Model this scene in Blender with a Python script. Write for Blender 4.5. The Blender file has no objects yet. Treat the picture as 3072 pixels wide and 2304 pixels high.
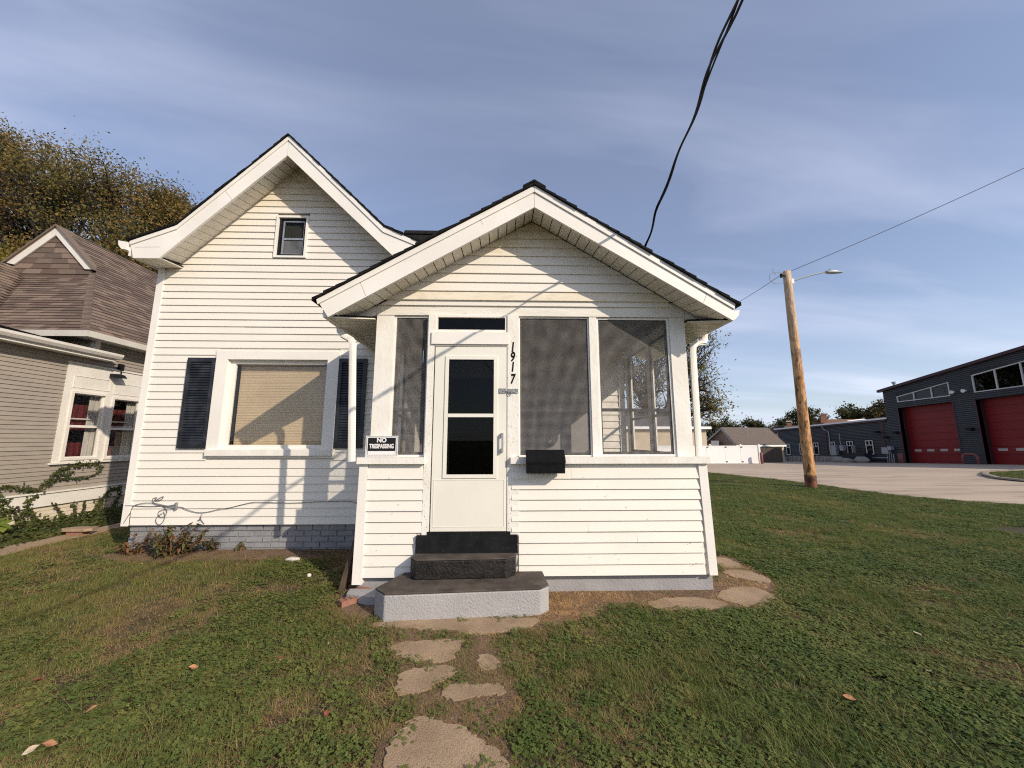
import bpy, math, random
import numpy as np
from mathutils import Matrix, Vector, noise
random.seed(7); RNG = np.random.default_rng(7)
SC = bpy.context.scene
COL = SC.collection
# ------------------------------------------------------------------ camera
F, YAW, PITCH = 1111.0, .0277, .1479          # focal length in px of the 3072 px wide photo
CAM = np.array([0, 0, 1.63])
_f = np.array([math.sin(YAW)*math.cos(PITCH), math.cos(YAW)*math.cos(PITCH), math.sin(PITCH)])
_r = np.array([math.cos(YAW), -math.sin(YAW), 0]); _u = np.cross(_r, _f)
cd = bpy.data.cameras.new('camera'); cam = bpy.data.objects.new('camera', cd); COL.objects.link(cam)
cd.sensor_width = 36; cd.lens = F*36/3072; cd.clip_start = .05; cd.clip_end = 3000
cam.matrix_world = Matrix([[_r[0], _u[0], -_f[0], 0], [_r[1], _u[1], -_f[1], 0], [_r[2], _u[2], -_f[2], CAM[2]], [0, 0, 0, 1]])
SC.camera = cam
# ------------------------------------------------------------------ light
SUNV = Vector((1.1, -1.0, .82)).normalized()
SUN_EL = math.asin(SUNV.z); SUN_ROT = math.atan2(SUNV.x, SUNV.y)
sd = bpy.data.lights.new('sun', 'SUN'); sd.energy = 4.3; sd.angle = math.radians(.53); sd.color = (1, .885, .735)
so = bpy.data.objects.new('sun', sd); COL.objects.link(so)
so.rotation_euler = SUNV.to_track_quat('Z', 'Y').to_euler(); so.location = (30, -30, 30)
SC.view_settings.view_transform = 'Standard'; SC.view_settings.look = 'None'
SC.view_settings.gamma = 1; SC.view_settings.use_curve_mapping = False
SC.view_settings.exposure = 0.05
SC.cycles.max_bounces = 8; SC.cycles.transparent_max_bounces = 16
SC.cycles.use_denoising = False; SC.cycles.use_adaptive_sampling = False
SC.cycles.pixel_filter_type = 'BLACKMAN_HARRIS'; SC.cycles.filter_width = 1.15

def N(nt, typ, **kw):
    n = nt.nodes.new(typ)
    for k, v in kw.items():
        if k.startswith('i_'):
            n.inputs[int(k[2:]) if k[2:].isdigit() else k[2:].replace('_', ' ')].default_value = v
        else: setattr(n, k, v)
    return n
def MixC(nt, fac, a, b, mode='MIX'):
    n = nt.nodes.new('ShaderNodeMix'); n.data_type = 'RGBA'; n.blend_type = mode
    for s, v in ((0, fac), (6, a), (7, b)):
        if hasattr(v, 'is_output') or isinstance(v, bpy.types.NodeSocket): nt.links.new(v, n.inputs[s])
        else: n.inputs[s].default_value = v if s == 0 else ((*v, 1) if len(v) == 3 else v)
    return n.outputs[2]
def Ramp(nt, inp, stops):
    n = nt.nodes.new('ShaderNodeValToRGB'); nt.links.new(inp, n.inputs[0]); e = n.color_ramp.elements
    while len(e) < len(stops): e.new(.5)
    for el, (p, c) in zip(e, stops):
        el.position = p; el.color = (c, c, c, 1) if not hasattr(c, '__len__') else ((*c, 1) if len(c) == 3 else c)
    return n.outputs[0]
def Math(nt, op, a, b=0.0, c=0.0):
    n = nt.nodes.new('ShaderNodeMath'); n.operation = op
    for i, v in enumerate((a, b, c)):
        if isinstance(v, bpy.types.NodeSocket): nt.links.new(v, n.inputs[i])
        else: n.inputs[i].default_value = v
    return n.outputs[0]

W = bpy.data.worlds.new('World'); SC.world = W; W.use_nodes = True; nt = W.node_tree; nt.nodes.clear()
sky = N(nt, 'ShaderNodeTexSky', sky_type='NISHITA', sun_disc=False, sun_elevation=SUN_EL, sun_rotation=SUN_ROT,
        air_density=1.0, dust_density=1.2, ozone_density=2.5, altitude=100)
bg = N(nt, 'ShaderNodeBackground'); bg.inputs[1].default_value = .138
wo = N(nt, 'ShaderNodeOutputWorld')
tc = N(nt, 'ShaderNodeTexCoord'); sp = N(nt, 'ShaderNodeSeparateXYZ'); nt.links.new(tc.outputs['Generated'], sp.inputs[0])
den = Math(nt, 'ADD', Math(nt, 'MAXIMUM', sp.outputs[2], 0.0), .12)
cx = Math(nt, 'DIVIDE', sp.outputs[0], den); cy = Math(nt, 'DIVIDE', sp.outputs[1], den)
cb = N(nt, 'ShaderNodeCombineXYZ'); nt.links.new(cx, cb.inputs[0]); nt.links.new(cy, cb.inputs[1])
mp = N(nt, 'ShaderNodeMapping'); nt.links.new(cb.outputs[0], mp.inputs[0])
mp.inputs['Rotation'].default_value = (0, 0, math.radians(-38)); mp.inputs['Scale'].default_value = (.32, 1.0, 1)
n1 = N(nt, 'ShaderNodeTexNoise'); n1.inputs['Scale'].default_value = 1.25; n1.inputs['Detail'].default_value = 7; n1.inputs['Roughness'].default_value = .52; n1.inputs['Distortion'].default_value = .5
nt.links.new(mp.outputs[0], n1.inputs['Vector'])
n2 = N(nt, 'ShaderNodeTexNoise'); n2.inputs['Scale'].default_value = .55; n2.inputs['Detail'].default_value = 3
nt.links.new(cb.outputs[0], n2.inputs['Vector'])
m1 = Ramp(nt, n1.outputs[0], [(.43, 0), (.63, 1)]); m2 = Ramp(nt, n2.outputs[0], [(.38, .25), (.62, 1)])
cl = Math(nt, 'MULTIPLY', m1, m2)
lowband = Ramp(nt, sp.outputs[2], [(0, .75), (.10, .42), (.30, .12), (1, .0)])
fac = Math(nt, 'MINIMUM', Math(nt, 'ADD', Math(nt, 'ADD', Math(nt, 'MULTIPLY', cl, .55), .17), Math(nt, 'MULTIPLY', lowband, .5)), .85)
cloudc = MixC(nt, Ramp(nt, sp.outputs[2], [(0, 0), (.45, 1)]), (6.1, 6.6, 7.5), (5.3, 5.5, 6.6))
skyc = MixC(nt, fac, sky.outputs[0], cloudc)
nt.links.new(MixC(nt, 1.0, skyc, (.97, .985, 1.04), 'MULTIPLY'), bg.inputs[0]); nt.links.new(bg.outputs[0], wo.inputs[0])

# ------------------------------------------------------------------ where things stand
def ray(x, y): return _r*(x-1536)/F + _u*(1152-y)/F + _f
def onY(x, y, Y): d = ray(x, y); return CAM + d*((Y-CAM[1])/d[1])
def onX(x, y, X): d = ray(x, y); return CAM + d*((X-CAM[0])/d[0])
def onZ(x, y, Z=0.): d = ray(x, y); return CAM + d*((Z-CAM[2])/d[2])
def sstep(a, b, t): t = np.clip((t-a)/(b-a), 0, 1); return t*t*(3-2*t)
def gz(x, y):
    x = np.asarray(x, float); y = np.asarray(y, float)
    h = .13*sstep(3.3, 5.6, y)*(1-sstep(-2.2, -1.0, x))
    t = np.clip(y-19.4, 0, None); slope = .046*(t - 2*(1-np.exp(-t/2)))
    return h - np.minimum(slope, 3.2)
def onG(x, y):
    p = onZ(x, y, 0.)
    for _ in range(8): p = onZ(x, y, float(gz(p[0], p[1])))
    return p
# ------------------------------------------------------------------ materials
def mat(name, c, rough=.7, c2=None, sc=6., det=4., bump=0., bsc=60., c3=None, s3=30., w3=.5, metal=0., spec=.4, stretch=(1, 1, 1), inst=None, thr=(.35, .65), thr3=(.5, .7), coord='Object'):
    m = bpy.data.materials.new(name); m.use_nodes = True; nt = m.node_tree; b = nt.nodes['Principled BSDF']
    b.inputs['Roughness'].default_value = rough; b.inputs['Metallic'].default_value = metal; b.inputs['Specular IOR Level'].default_value = spec
    g = N(nt, 'ShaderNodeNewGeometry'); mp = N(nt, 'ShaderNodeMapping'); mp.inputs['Scale'].default_value = stretch
    nt.links.new(g.outputs['Position'], mp.inputs[0]); out = None
    if c2 is not None:
        n = N(nt, 'ShaderNodeTexNoise'); n.inputs['Scale'].default_value = sc; n.inputs['Detail'].default_value = det
        nt.links.new(mp.outputs[0], n.inputs['Vector'])
        out = MixC(nt, Ramp(nt, n.outputs[0], [(thr[0], 0), (thr[1], 1)]), c, c2)
    if c3 is not None:
        n = N(nt, 'ShaderNodeTexNoise'); n.inputs['Scale'].default_value = s3; n.inputs['Detail'].default_value = 5
        nt.links.new(mp.outputs[0], n.inputs['Vector'])
        f = Math(nt, 'MULTIPLY', Ramp(nt, n.outputs[0], [(thr3[0], 0), (thr3[1], 1)]), w3)
        out = MixC(nt, f, out if out is not None else c, c3)
    if inst:
        a = N(nt, 'ShaderNodeAttribute', attribute_type='INSTANCER', attribute_name='tint')
        f = Ramp(nt, a.outputs['Fac'], [(0, 0), (1, 1)])
        out = MixC(nt, f, out if out is not None else c, inst)
    if out is not None: nt.links.new(out, b.inputs['Base Color'])
    else: b.inputs['Base Color'].default_value = (*c, 1)
    if bump:
        n = N(nt, 'ShaderNodeTexNoise'); n.inputs['Scale'].default_value = bsc; n.inputs['Detail'].default_value = 5
        nt.links.new(mp.outputs[0], n.inputs['Vector'])
        bp = N(nt, 'ShaderNodeBump'); bp.inputs['Strength'].default_value = 1; bp.inputs['Distance'].default_value = bump
        nt.links.new(n.outputs[0], bp.inputs['Height']); nt.links.new(bp.outputs[0], b.inputs['Normal'])
    return m
def leafmat(name, c, c2, inst=None, sc=3., trans=.3):
    m = mat(name, c, .6, c2, sc=sc, spec=.25, inst=inst)
    nt = m.node_tree; b = nt.nodes['Principled BSDF']; o = nt.nodes['Material Output']
    t = N(nt, 'ShaderNodeBsdfTranslucent'); mx = N(nt, 'ShaderNodeMixShader'); mx.inputs[0].default_value = trans
    if b.inputs['Base Color'].links: nt.links.new(b.inputs['Base Color'].links[0].from_socket, t.inputs[0])
    nt.links.new(b.outputs[0], mx.inputs[1]); nt.links.new(t.outputs[0], mx.inputs[2]); nt.links.new(mx.outputs[0], o.inputs[0])
    return m
def glassmat(name, tint=(.8, .83, .82), ior=1.45, rough=.01):
    m = bpy.data.materials.new(name); m.use_nodes = True; nt = m.node_tree; nt.nodes.clear()
    o = N(nt, 'ShaderNodeOutputMaterial'); t = N(nt, 'ShaderNodeBsdfTransparent'); t.inputs[0].default_value = (*tint, 1)
    g = N(nt, 'ShaderNodeBsdfGlossy'); g.inputs['Roughness'].default_value = rough; fr = N(nt, 'ShaderNodeLayerWeight'); f0 = ((ior-1)/(ior+1))**2*1.6
    sch = Math(nt, 'ADD', Math(nt, 'MULTIPLY', Math(nt, 'POWER', fr.outputs['Facing'], 5.0), 1-f0), f0)
    mx = N(nt, 'ShaderNodeMixShader'); nt.links.new(sch, mx.inputs[0]); nt.links.new(t.outputs[0], mx.inputs[1]); nt.links.new(g.outputs[0], mx.inputs[2])
    nt.links.new(mx.outputs[0], o.inputs[0]); return m
WHITE = (.79, .735, .650)
M = {}
M['vinyl'] = mat('white_vinyl', WHITE, .5, (.74, .70, .62), sc=1.3, c3=(.52, .47, .38), s3=14, w3=.22, thr3=(.56, .8), bump=.0006, bsc=40, stretch=(1, 1, 3))
M['vinyl_stained'] = mat('stained_vinyl', (.765, .70, .585), .5, (.70, .62, .47), sc=1.8, c3=(.40, .34, .24), s3=9, w3=.3, bump=.0006, bsc=40, stretch=(1, 1, 3))
M['trim'] = mat('white_trim', (.82, .78, .71), .45, (.76, .72, .65), sc=2., c3=(.4, .37, .32), s3=50, w3=.35, thr3=(.68, .8), bump=.001, bsc=25)
M['paint_old'] = mat('old_white_paint', (.80, .77, .70), .6, (.73, .69, .61), sc=5., c3=(.45, .41, .35), s3=60, w3=.5, thr3=(.63, .72), bump=.003, bsc=30, stretch=(1, 1, .6))
M['beam_paint'] = mat('checked_white_paint', (.78, .75, .67), .6, (.72, .67, .58), sc=5., c3=(.42, .37, .30), s3=30, w3=.6, thr3=(.62, .72), bump=.004, bsc=26, stretch=(.25, 1, 1.6))
M['soffit'] = mat('soffit_vinyl', (.74, .70, .62), .5, (.62, .57, .48), sc=3., c3=(.35, .3, .24), s3=20, w3=.25)
M['door'] = mat('cream_door_metal', (.77, .735, .64), .35, (.73, .695, .60), sc=2.)
M['black'] = mat('black_paint', (.008, .008, .009), .5, spec=.15, c2=(.014, .014, .015), sc=8., c3=(.10, .10, .11), s3=30, w3=.3, thr3=(.6, .75))
M['mailbox'] = mat('black_mailbox_metal', (.005, .005, .006), .45, (.008, .008, .008), sc=20, spec=.12)
M['shutter'] = mat('black_plastic', (.012, .013, .016), .35, (.05, .055, .065), sc=5., thr=(.45, .8))
M['blacktop'] = mat('step_black_paint', (.045, .036, .030), .8, (.095, .076, .060), sc=6., det=8, c3=(.30, .26, .22), s3=60, w3=.35, thr3=(.66, .74), bump=.004, bsc=70)
M['blackface'] = mat('step_black_face', (.010, .009, .008), .5, spec=.25, c2=(.026, .022, .020), sc=14., det=8, c3=(.2, .16, .14), s3=70, w3=.4, thr3=(.64, .74), bump=.012, bsc=45)
M['gray'] = mat('gray_paint', (.33, .32, .32), .65, (.28, .272, .27), sc=4., c3=(.12, .11, .11), s3=30, w3=.5, thr3=(.62, .75), bump=.006, bsc=40)
M['graybrick'] = mat('gray_brick_paint', (.27, .265, .27), .65, (.22, .218, .222), sc=5., c3=(.08, .08, .09), s3=35, w3=.5, thr3=(.6, .75), bump=.006, bsc=40)
M['graystep'] = mat('gray_step_paint', (.375, .36, .35), .65, (.325, .312, .305), sc=3., c3=(.16, .15, .15), s3=45, w3=.45, thr3=(.62, .75), bump=.008, bsc=60)
M['dark'] = mat('dark_gap', (.012, .011, .010), .9)
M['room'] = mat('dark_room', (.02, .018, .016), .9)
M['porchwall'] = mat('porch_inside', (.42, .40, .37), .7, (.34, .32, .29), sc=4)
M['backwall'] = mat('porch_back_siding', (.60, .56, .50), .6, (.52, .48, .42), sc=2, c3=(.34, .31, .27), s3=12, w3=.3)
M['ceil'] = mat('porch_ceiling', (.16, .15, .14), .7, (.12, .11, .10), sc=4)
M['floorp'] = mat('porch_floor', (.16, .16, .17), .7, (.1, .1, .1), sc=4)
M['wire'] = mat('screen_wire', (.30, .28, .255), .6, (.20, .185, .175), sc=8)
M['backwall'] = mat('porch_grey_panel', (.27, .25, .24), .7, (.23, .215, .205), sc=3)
M['alu'] = mat('dark_aluminium', (.045, .04, .04), .5, (.08, .075, .07), sc=30)
M['roofblack'] = mat('black_shingle', (.009, .0085, .0085), 1., (.020, .019, .018), sc=12., bump=.004, bsc=90, spec=.1)
M['blind'] = mat('beige_blind', (.70, .545, .36), .6, (.64, .49, .32), sc=3)
M['glass'] = glassmat('window_glass', (.93, .93, .92), 1.35)
M['glassd'] = glassmat('dim_glass', (.45, .45, .43), 1.22)
M['glassr'] = glassmat('clerestory_glass', (.25, .33, .38), 1.36)
M['mesh_cable'] = mat('black_cable', (.008, .008, .009), .5)
M['coax'] = mat('grey_cable', (.10, .10, .11), .5)
M['metal'] = mat('galvanised_metal', (.45, .46, .47), .4, (.3, .3, .31), sc=30, metal=.6)
M['brass'] = mat('worn_brass', (.18, .15, .12), .4, (.5, .5, .48), sc=60, metal=.8)
M['redbrick'] = mat('red_brick', (.24, .105, .065), .8, (.29, .15, .10), sc=20, bump=.003, bsc=120)
M['stone'] = mat('white_stone', (.62, .58, .52), .8, (.5, .45, .4), sc=20, bump=.004, bsc=60)
M['wood'] = mat('brown_board', (.05, .032, .02), .8, (.09, .06, .04), sc=10, stretch=(4, 4, .5))
M['concrete'] = mat('tan_concrete', (.40, .29, .185), .85, (.33, .23, .145), sc=4., det=8, c3=(.14, .09, .06), s3=110, w3=.75, thr3=(.52, .64), bump=.006, bsc=120)
M['slab'] = mat('path_concrete', (.40, .285, .18), .9, (.29, .20, .125), sc=3.5, det=8, c3=(.15, .10, .06), s3=90, w3=.6, thr3=(.52, .66), bump=.006, bsc=130)
M['drive'] = mat('pale_concrete', (.49, .385, .28), .85, (.42, .325, .235), sc=.35, det=8, c3=(.29, .22, .165), s3=1.1, w3=.7, thr3=(.5, .62), bump=.003, bsc=60, stretch=(.35, 2.2, 1))
M['curb'] = mat('curb_concrete', (.32, .27, .22), .85, (.27, .22, .18), sc=2)
M['gravel'] = mat('dark_mulch', (.03, .026, .022), .9, (.055, .05, .045), sc=12, bump=.02, bsc=20)
# neighbour
M['nsiding'] = mat('taupe_siding', (.33, .285, .235), .6, (.29, .25, .205), sc=2., c3=(.22, .19, .16), s3=20, w3=.3, stretch=(1, 1, 3), bump=.001, bsc=40)
M['nwhite'] = mat('neighbour_white', (.72, .68, .61), .6, (.66, .62, .55), sc=3., c3=(.28, .25, .2), s3=30, w3=.5, thr3=(.62, .72), bump=.003, bsc=30)
M['nbrick'] = mat('white_painted_brick', (.66, .58, .45), .8, (.60, .52, .40), sc=4., c3=(.36, .20, .12), s3=9, w3=.5, thr3=(.6, .72), bump=.006, bsc=40)
SH = [mat('brown_shingle', (.135, .098, .076), .9, (.105, .076, .059), sc=30, bump=.003, bsc=150),
      mat('tan_shingle', (.225, .165, .125), .9, (.19, .137, .105), sc=30, bump=.003, bsc=150),
      mat('rust_shingle', (.135, .088, .070), .9, (.11, .072, .057), sc=30, bump=.003, bsc=150),
      mat('dun_shingle', (.175, .13, .10), .9, (.145, .107, .083), sc=30, bump=.003, bsc=150)]
M['curtain'] = mat('red_curtain', (.13, .011, .012), .8, (.06, .006, .007), sc=3, stretch=(1, 6, 1))
M['lace'] = mat('white_curtain', (.55, .52, .48), .8, (.40, .38, .35), sc=3, stretch=(1, 8, 1))
# fire station
M['fs'] = mat('charcoal_metal_siding', (.020, .021, .024), .6, (.016, .017, .019), sc=1.2)  # darker than the ribs: shade of the siding grooves put into the colour
M['fsrib'] = mat('charcoal_rib_lightened', (.060, .061, .063), .5, (.048, .049, .052), sc=1.2)  # same siding, lightened so the shaded grooves show as painted stripes
M['fstrim'] = mat('maroon_trim', (.060, .022, .026), .5)
M['fsred'] = mat('red_door_metal', (.22, .008, .009), .5, (.19, .006, .008), sc=.8)
M['fswin'] = mat('white_window_frame', (.58, .55, .50), .5)
M['fswhite'] = mat('white_roof_edge', (.85, .84, .82), .5)
M['pinkpost'] = mat('faded_red_steel', (.26, .085, .075), .6, (.2, .06, .055), sc=6)
M['block'] = mat('barrier_concrete', (.33, .30, .27), .85, (.22, .20, .18), sc=2, bump=.02, bsc=8)
M['pole'] = mat('pine_pole_wood', (.60, .34, .15), .75, (.34, .155, .055), sc=3., det=8, c3=(.10, .04, .015), s3=3.2, w3=.9, thr3=(.535, .61), stretch=(3, 3, .9), bump=.03, bsc=5, thr=(.38, .6))
nt = M['pole'].node_tree; b_ = nt.nodes['Principled BSDF']; g_ = N(nt, 'ShaderNodeNewGeometry'); s_ = N(nt, 'ShaderNodeSeparateXYZ'); nt.links.new(g_.outputs['Position'], s_.inputs[0])
old = b_.inputs['Base Color'].links[0].from_socket; nt.links.new(MixC(nt, Ramp(nt, Math(nt, 'MULTIPLY', s_.outputs[2], .125), [(.45, 0), (.9, .62)]), old, (.58, .46, .33)), b_.inputs['Base Color'])
M['lampgrey'] = mat('lamp_metal', (.34, .36, .38), .4, metal=.3)
M['vfence'] = mat('white_vinyl_fence', (.80, .79, .76), .4, (.75, .74, .72), sc=1)
M['wfence'] = mat('grey_brown_fence', (.10, .075, .06), .85, (.07, .052, .042), sc=6)
M['beige'] = mat('beige_wall', (.55, .45, .32), .7, (.50, .41, .29), sc=1)
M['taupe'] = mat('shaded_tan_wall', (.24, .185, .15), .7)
M['roofgrey'] = mat('grey_brown_shingles', (.16, .125, .10), .9, (.11, .09, .075), sc=5, bump=.01, bsc=20)
M['roofdk'] = mat('slate_shingles', (.10, .10, .105), .9, (.08, .08, .085), sc=5)
M['roofbr'] = mat('russet_shingles', (.21, .12, .085), .9, (.16, .09, .06), sc=3)
M['chim'] = mat('chimney_brick', (.17, .075, .05), .85, (.12, .055, .04), sc=8)
# plants
M['soil'] = mat('lawn_soil', (.046, .044, .016), .95, (.080, .060, .030), sc=1.2, det=8, c3=(.030, .030, .010), s3=14, w3=.8, thr3=(.45, .6), bump=.02, bsc=40)
M['dirt'] = mat('bare_dirt', (.17, .105, .065), .95, (.11, .068, .042), sc=6, det=8, c3=(.30, .20, .12), s3=50, w3=.5, thr3=(.55, .65), bump=.012, bsc=50)
M['grass'] = leafmat('grass_blade', (.105, .130, .028), (.175, .165, .045), inst=(.40, .29, .12), sc=1.6)
M['clover'] = leafmat('clover_leaf', (.060, .108, .024), (.100, .150, .034), inst=(.27, .25, .07), sc=1.3)
M['lush'] = leafmat('lush_grass_blade', (.078, .150, .026), (.135, .205, .040), inst=(.28, .29, .08), sc=1.2)
M['hay'] = leafmat('pale_hay', (.74, .46, .20), (.42, .23, .09), sc=5., trans=.1)
M['straw'] = leafmat('dry_straw', (.50, .32, .15), (.27, .155, .075), sc=7., trans=.1, inst=(.20, .15, .07))
M['bark'] = mat('bark', (.032, .024, .019), .9, (.020, .016, .013), sc=6, bump=.02, bsc=10)
M['bark_pale'] = mat('pale_bark', (.16, .12, .09), .9, (.10, .075, .055), sc=3, bump=.02, bsc=10)
M['aut1'] = leafmat('ochre_leaf', (.31, .185, .055), (.20, .14, .04), sc=.7, trans=.42)
M['aut2'] = leafmat('olive_leaf', (.13, .125, .04), (.21, .175, .05), sc=.7, trans=.42)
M['aut3'] = leafmat('green_yellow_leaf', (.30, .25, .045), (.15, .15, .03), sc=.5, trans=.42)
M['dgreen'] = leafmat('dark_green_leaf', (.040, .052, .018), (.075, .075, .024), sc=.5)
M['dbrown'] = leafmat('brown_green_leaf', (.095, .062, .024), (.06, .058, .02), sc=.5)
M['ivy'] = leafmat('ivy_leaf', (.045, .070, .018), (.10, .105, .025), sc=4.)
M['ivyred'] = leafmat('reddish_ivy_leaf', (.07, .045, .025), (.05, .06, .02), sc=6.)
M['dryleaf'] = leafmat('dry_plant_leaf', (.28, .13, .055), (.17, .10, .05), sc=9.)
M['bushleaf'] = leafmat('bush_leaf', (.085, .105, .035), (.14, .11, .05), sc=9.)
M['biglf'] = leafmat('broad_leaf', (.12, .19, .03), (.20, .22, .04), sc=6.)

# ------------------------------------------------------------------ helpers
class MB:
    def __init__(s): s.v = []; s.f = []; s.mi = []; s.cur = 0
    def add(s, vs, fs):
        b = len(s.v); s.v += [tuple(map(float, v)) for v in vs]
        for f in fs: s.f.append([b+i for i in f]); s.mi.append(s.cur)
        return s
    def box(s, x0, x1, y0, y1, z0, z1):
        return s.add([(x0, y0, z0), (x1, y0, z0), (x1, y1, z0), (x0, y1, z0), (x0, y0, z1), (x1, y0, z1), (x1, y1, z1), (x0, y1, z1)],
                     [(0, 3, 2, 1), (4, 5, 6, 7), (0, 1, 5, 4), (1, 2, 6, 5), (2, 3, 7, 6), (3, 0, 4, 7)])
    def hexa(s, p):          # eight corners: bottom loop, top loop
        return s.add(p, [(0, 3, 2, 1), (4, 5, 6, 7), (0, 1, 5, 4), (1, 2, 6, 5), (2, 3, 7, 6), (3, 0, 4, 7)])
    def prism(s, a, b):      # two matching polygons
        n = len(a); return s.add(list(a)+list(b), [tuple(range(n))[::-1], tuple(range(n, 2*n))] + [(i, (i+1) % n, n+(i+1) % n, n+i) for i in range(n)])
    def pxz(s, pts, y0, y1): return s.prism([(x, y0, z) for x, z in pts], [(x, y1, z) for x, z in pts])
    def pxy(s, pts, z0, z1): return s.prism([(x, y, z0) for x, y in pts], [(x, y, z1) for x, y in pts])
    def tube(s, pts, r, n=8, cap=True):
        pts = [Vector(p) for p in pts]; rs = r if hasattr(r, '__len__') else [r]*len(pts); b = len(s.v); ref = None
        for i, p in enumerate(pts):
            d = (pts[min(i+1, len(pts)-1)]-pts[max(i-1, 0)]).normalized()
            if ref is None: ref = Vector((0, 0, 1)) if abs(d.z) < .9 else Vector((1, 0, 0))
            a = d.cross(ref).normalized(); c = a.cross(d).normalized(); ref = c
            for k in range(n):
                t = 2*math.pi*k/n; q = p+(a*math.cos(t)+c*math.sin(t))*rs[i]; s.v.append((q.x, q.y, q.z))
        for i in range(len(pts)-1):
            for k in range(n):
                s.f.append([b+i*n+k, b+i*n+(k+1) % n, b+(i+1)*n+(k+1) % n, b+(i+1)*n+k]); s.mi.append(s.cur)
        if cap:
            s.f.append([b+k for k in range(n)][::-1]); s.f.append([b+(len(pts)-1)*n+k for k in range(n)]); s.mi += [s.cur]*2
        return s
    def mesh(s, name, mats, smooth=False):
        me = bpy.data.meshes.new(name); me.from_pydata(s.v, [], s.f)
        for m in (mats if isinstance(mats, (list, tuple)) else [mats]): me.materials.append(m)
        if any(s.mi): me.polygons.foreach_set('material_index', s.mi)
        if smooth: me.polygons.foreach_set('use_smooth', [True]*len(me.polygons))
        me.update(); return me
def setp(o, label=None, cat=None, group=None, kind=None):
    for k, v in (('label', label), ('category', cat), ('group', group), ('kind', kind)):
        if v: o[k] = v
    return o
def thing(name, label, cat, loc=(0, 0, 0), group=None, kind=None):
    o = bpy.data.objects.new(name, None); COL.objects.link(o); o.location = loc; o.empty_display_size = .1
    return setp(o, label, cat, group, kind)
def wloc(p): return Vector(p.location) if p.parent is None else Vector((0, 0, 0))   # parts keep world coordinates in their meshes
def attach(o, parent):
    if parent is not None: o.parent = parent; o.matrix_parent_inverse = Matrix.Translation(-wloc(parent))
    return o
def part(name, mb, m, parent=None, label=None, kind=None, smooth=False, cat=None, group=None):
    me = mb if isinstance(mb, bpy.types.Mesh) else mb.mesh(name, m, smooth)
    o = bpy.data.objects.new(name, me); COL.objects.link(o); attach(o, parent)
    return setp(o, label, cat, group, kind)
def inst(name, me, mtx, parent, **kw):         # a piece sharing mesh data, placed by its world matrix
    o = bpy.data.objects.new(name, me); COL.objects.link(o)
    if parent is not None: o.parent = parent; o.matrix_parent_inverse = Matrix.Translation(-wloc(parent))
    o.matrix_basis = mtx; return setp(o, **kw)
def bevel(o, w=.01, seg=2):
    b = o.modifiers.new('bevel', 'BEVEL'); b.width = w; b.segments = seg; b.limit_method = 'ANGLE'; return o
def text(name, body, size, loc, m, parent, rz=0, off=0, sx=1, ext=.002, rx=90, shear=0):
    c = bpy.data.curves.new(name, 'FONT'); c.body = body; c.size = size; c.extrude = ext; c.offset = off; c.shear = shear
    c.align_x = 'CENTER'; c.align_y = 'CENTER'; c.materials.append(m)
    t_ = bpy.data.objects.new(name, c); me = bpy.data.meshes.new_from_object(t_); bpy.data.objects.remove(t_)
    o = bpy.data.objects.new(name, me); COL.objects.link(o); attach(o, parent)
    o.location = loc; o.rotation_euler = (math.radians(rx), 0, math.radians(rz)); o.scale = (sx, 1, 1); return o
def spans(s0, s1, holes, z0, z1):              # intervals of [s0, s1] left by holes (a, b, za, zb)
    out = [(s0, s1)]
    for a, b, za, zb in holes:
        if min(z1, zb)-max(z0, za) > .35*(z1-z0):
            nx = []
            for p, q in out:
                if b <= p or a >= q: nx.append((p, q)); continue
                if a > p: nx.append((p, a))
                if b < q: nx.append((b, q))
            out = nx
    return [(p, q) for p, q in out if q-p > .02]
def clap(parent, fn, zs, lim, holes=(), m=None, proud=.021, name='siding_board', seams=.25, matf=None):
    """horizontal lap boards; fn(s, depth, z) -> world, lim(z) -> (s0, s1)"""
    for z0, z1 in zip(zs[:-1], zs[1:]):
        a0, b0 = lim(z0); a1, b1 = lim(min(z1, zs[-1]))
        if b0-a0 < .03: continue
        for p, q in spans(a0, b0, holes, z0, z1):
            cuts = [p, q]
            if q-p > 2 and random.random() < seams: cuts = [p, random.uniform(p+.5, q-.5), q]
            for i in range(len(cuts)-1):
                c, d = cuts[i], cuts[i+1]
                pr = proud + (.0025 if i % 2 else 0) + random.uniform(-.001, .001)
                tc_ = max(c, a1) if c == a0 else c; td = min(d, b1) if d == b0 else d
                if td-tc_ < .005: tc_ = td = (a1+b1)/2; td += .002
                jz = random.uniform(-.0008, .0008); pr2 = pr+random.uniform(-.0012, .0012)
                mb = MB().hexa([fn(c, pr, z0+jz), fn(d, pr2, z0+jz), fn(d, 0, z0-.004), fn(c, 0, z0-.004),
                                fn(tc_, .004, z1+.004), fn(td, .004, z1+.004), fn(td, 0, z1+.004), fn(tc_, 0, z1+.004)])
                part(name, mb, matf(z0, (c+d)/2) if matf else m, parent)
def walls(mb, fn, s0, s1, z0, z1, holes, d0, d1):
    S = sorted({s0, s1, *[v for h in holes for v in h[:2] if s0 < v < s1]}); Z = sorted({z0, z1, *[v for h in holes for v in h[2:] if z0 < v < z1]})
    for a, b in zip(S[:-1], S[1:]):
        for c, d in zip(Z[:-1], Z[1:]):
            ms, mz = (a+b)/2, (c+d)/2
            if any(h[0] < ms < h[1] and h[2] < mz < h[3] for h in holes): continue
            mb.hexa([fn(a, d0, c), fn(b, d0, c), fn(b, d1, c), fn(a, d1, c), fn(a, d0, d), fn(b, d0, d), fn(b, d1, d), fn(a, d1, d)])
    return mb
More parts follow.
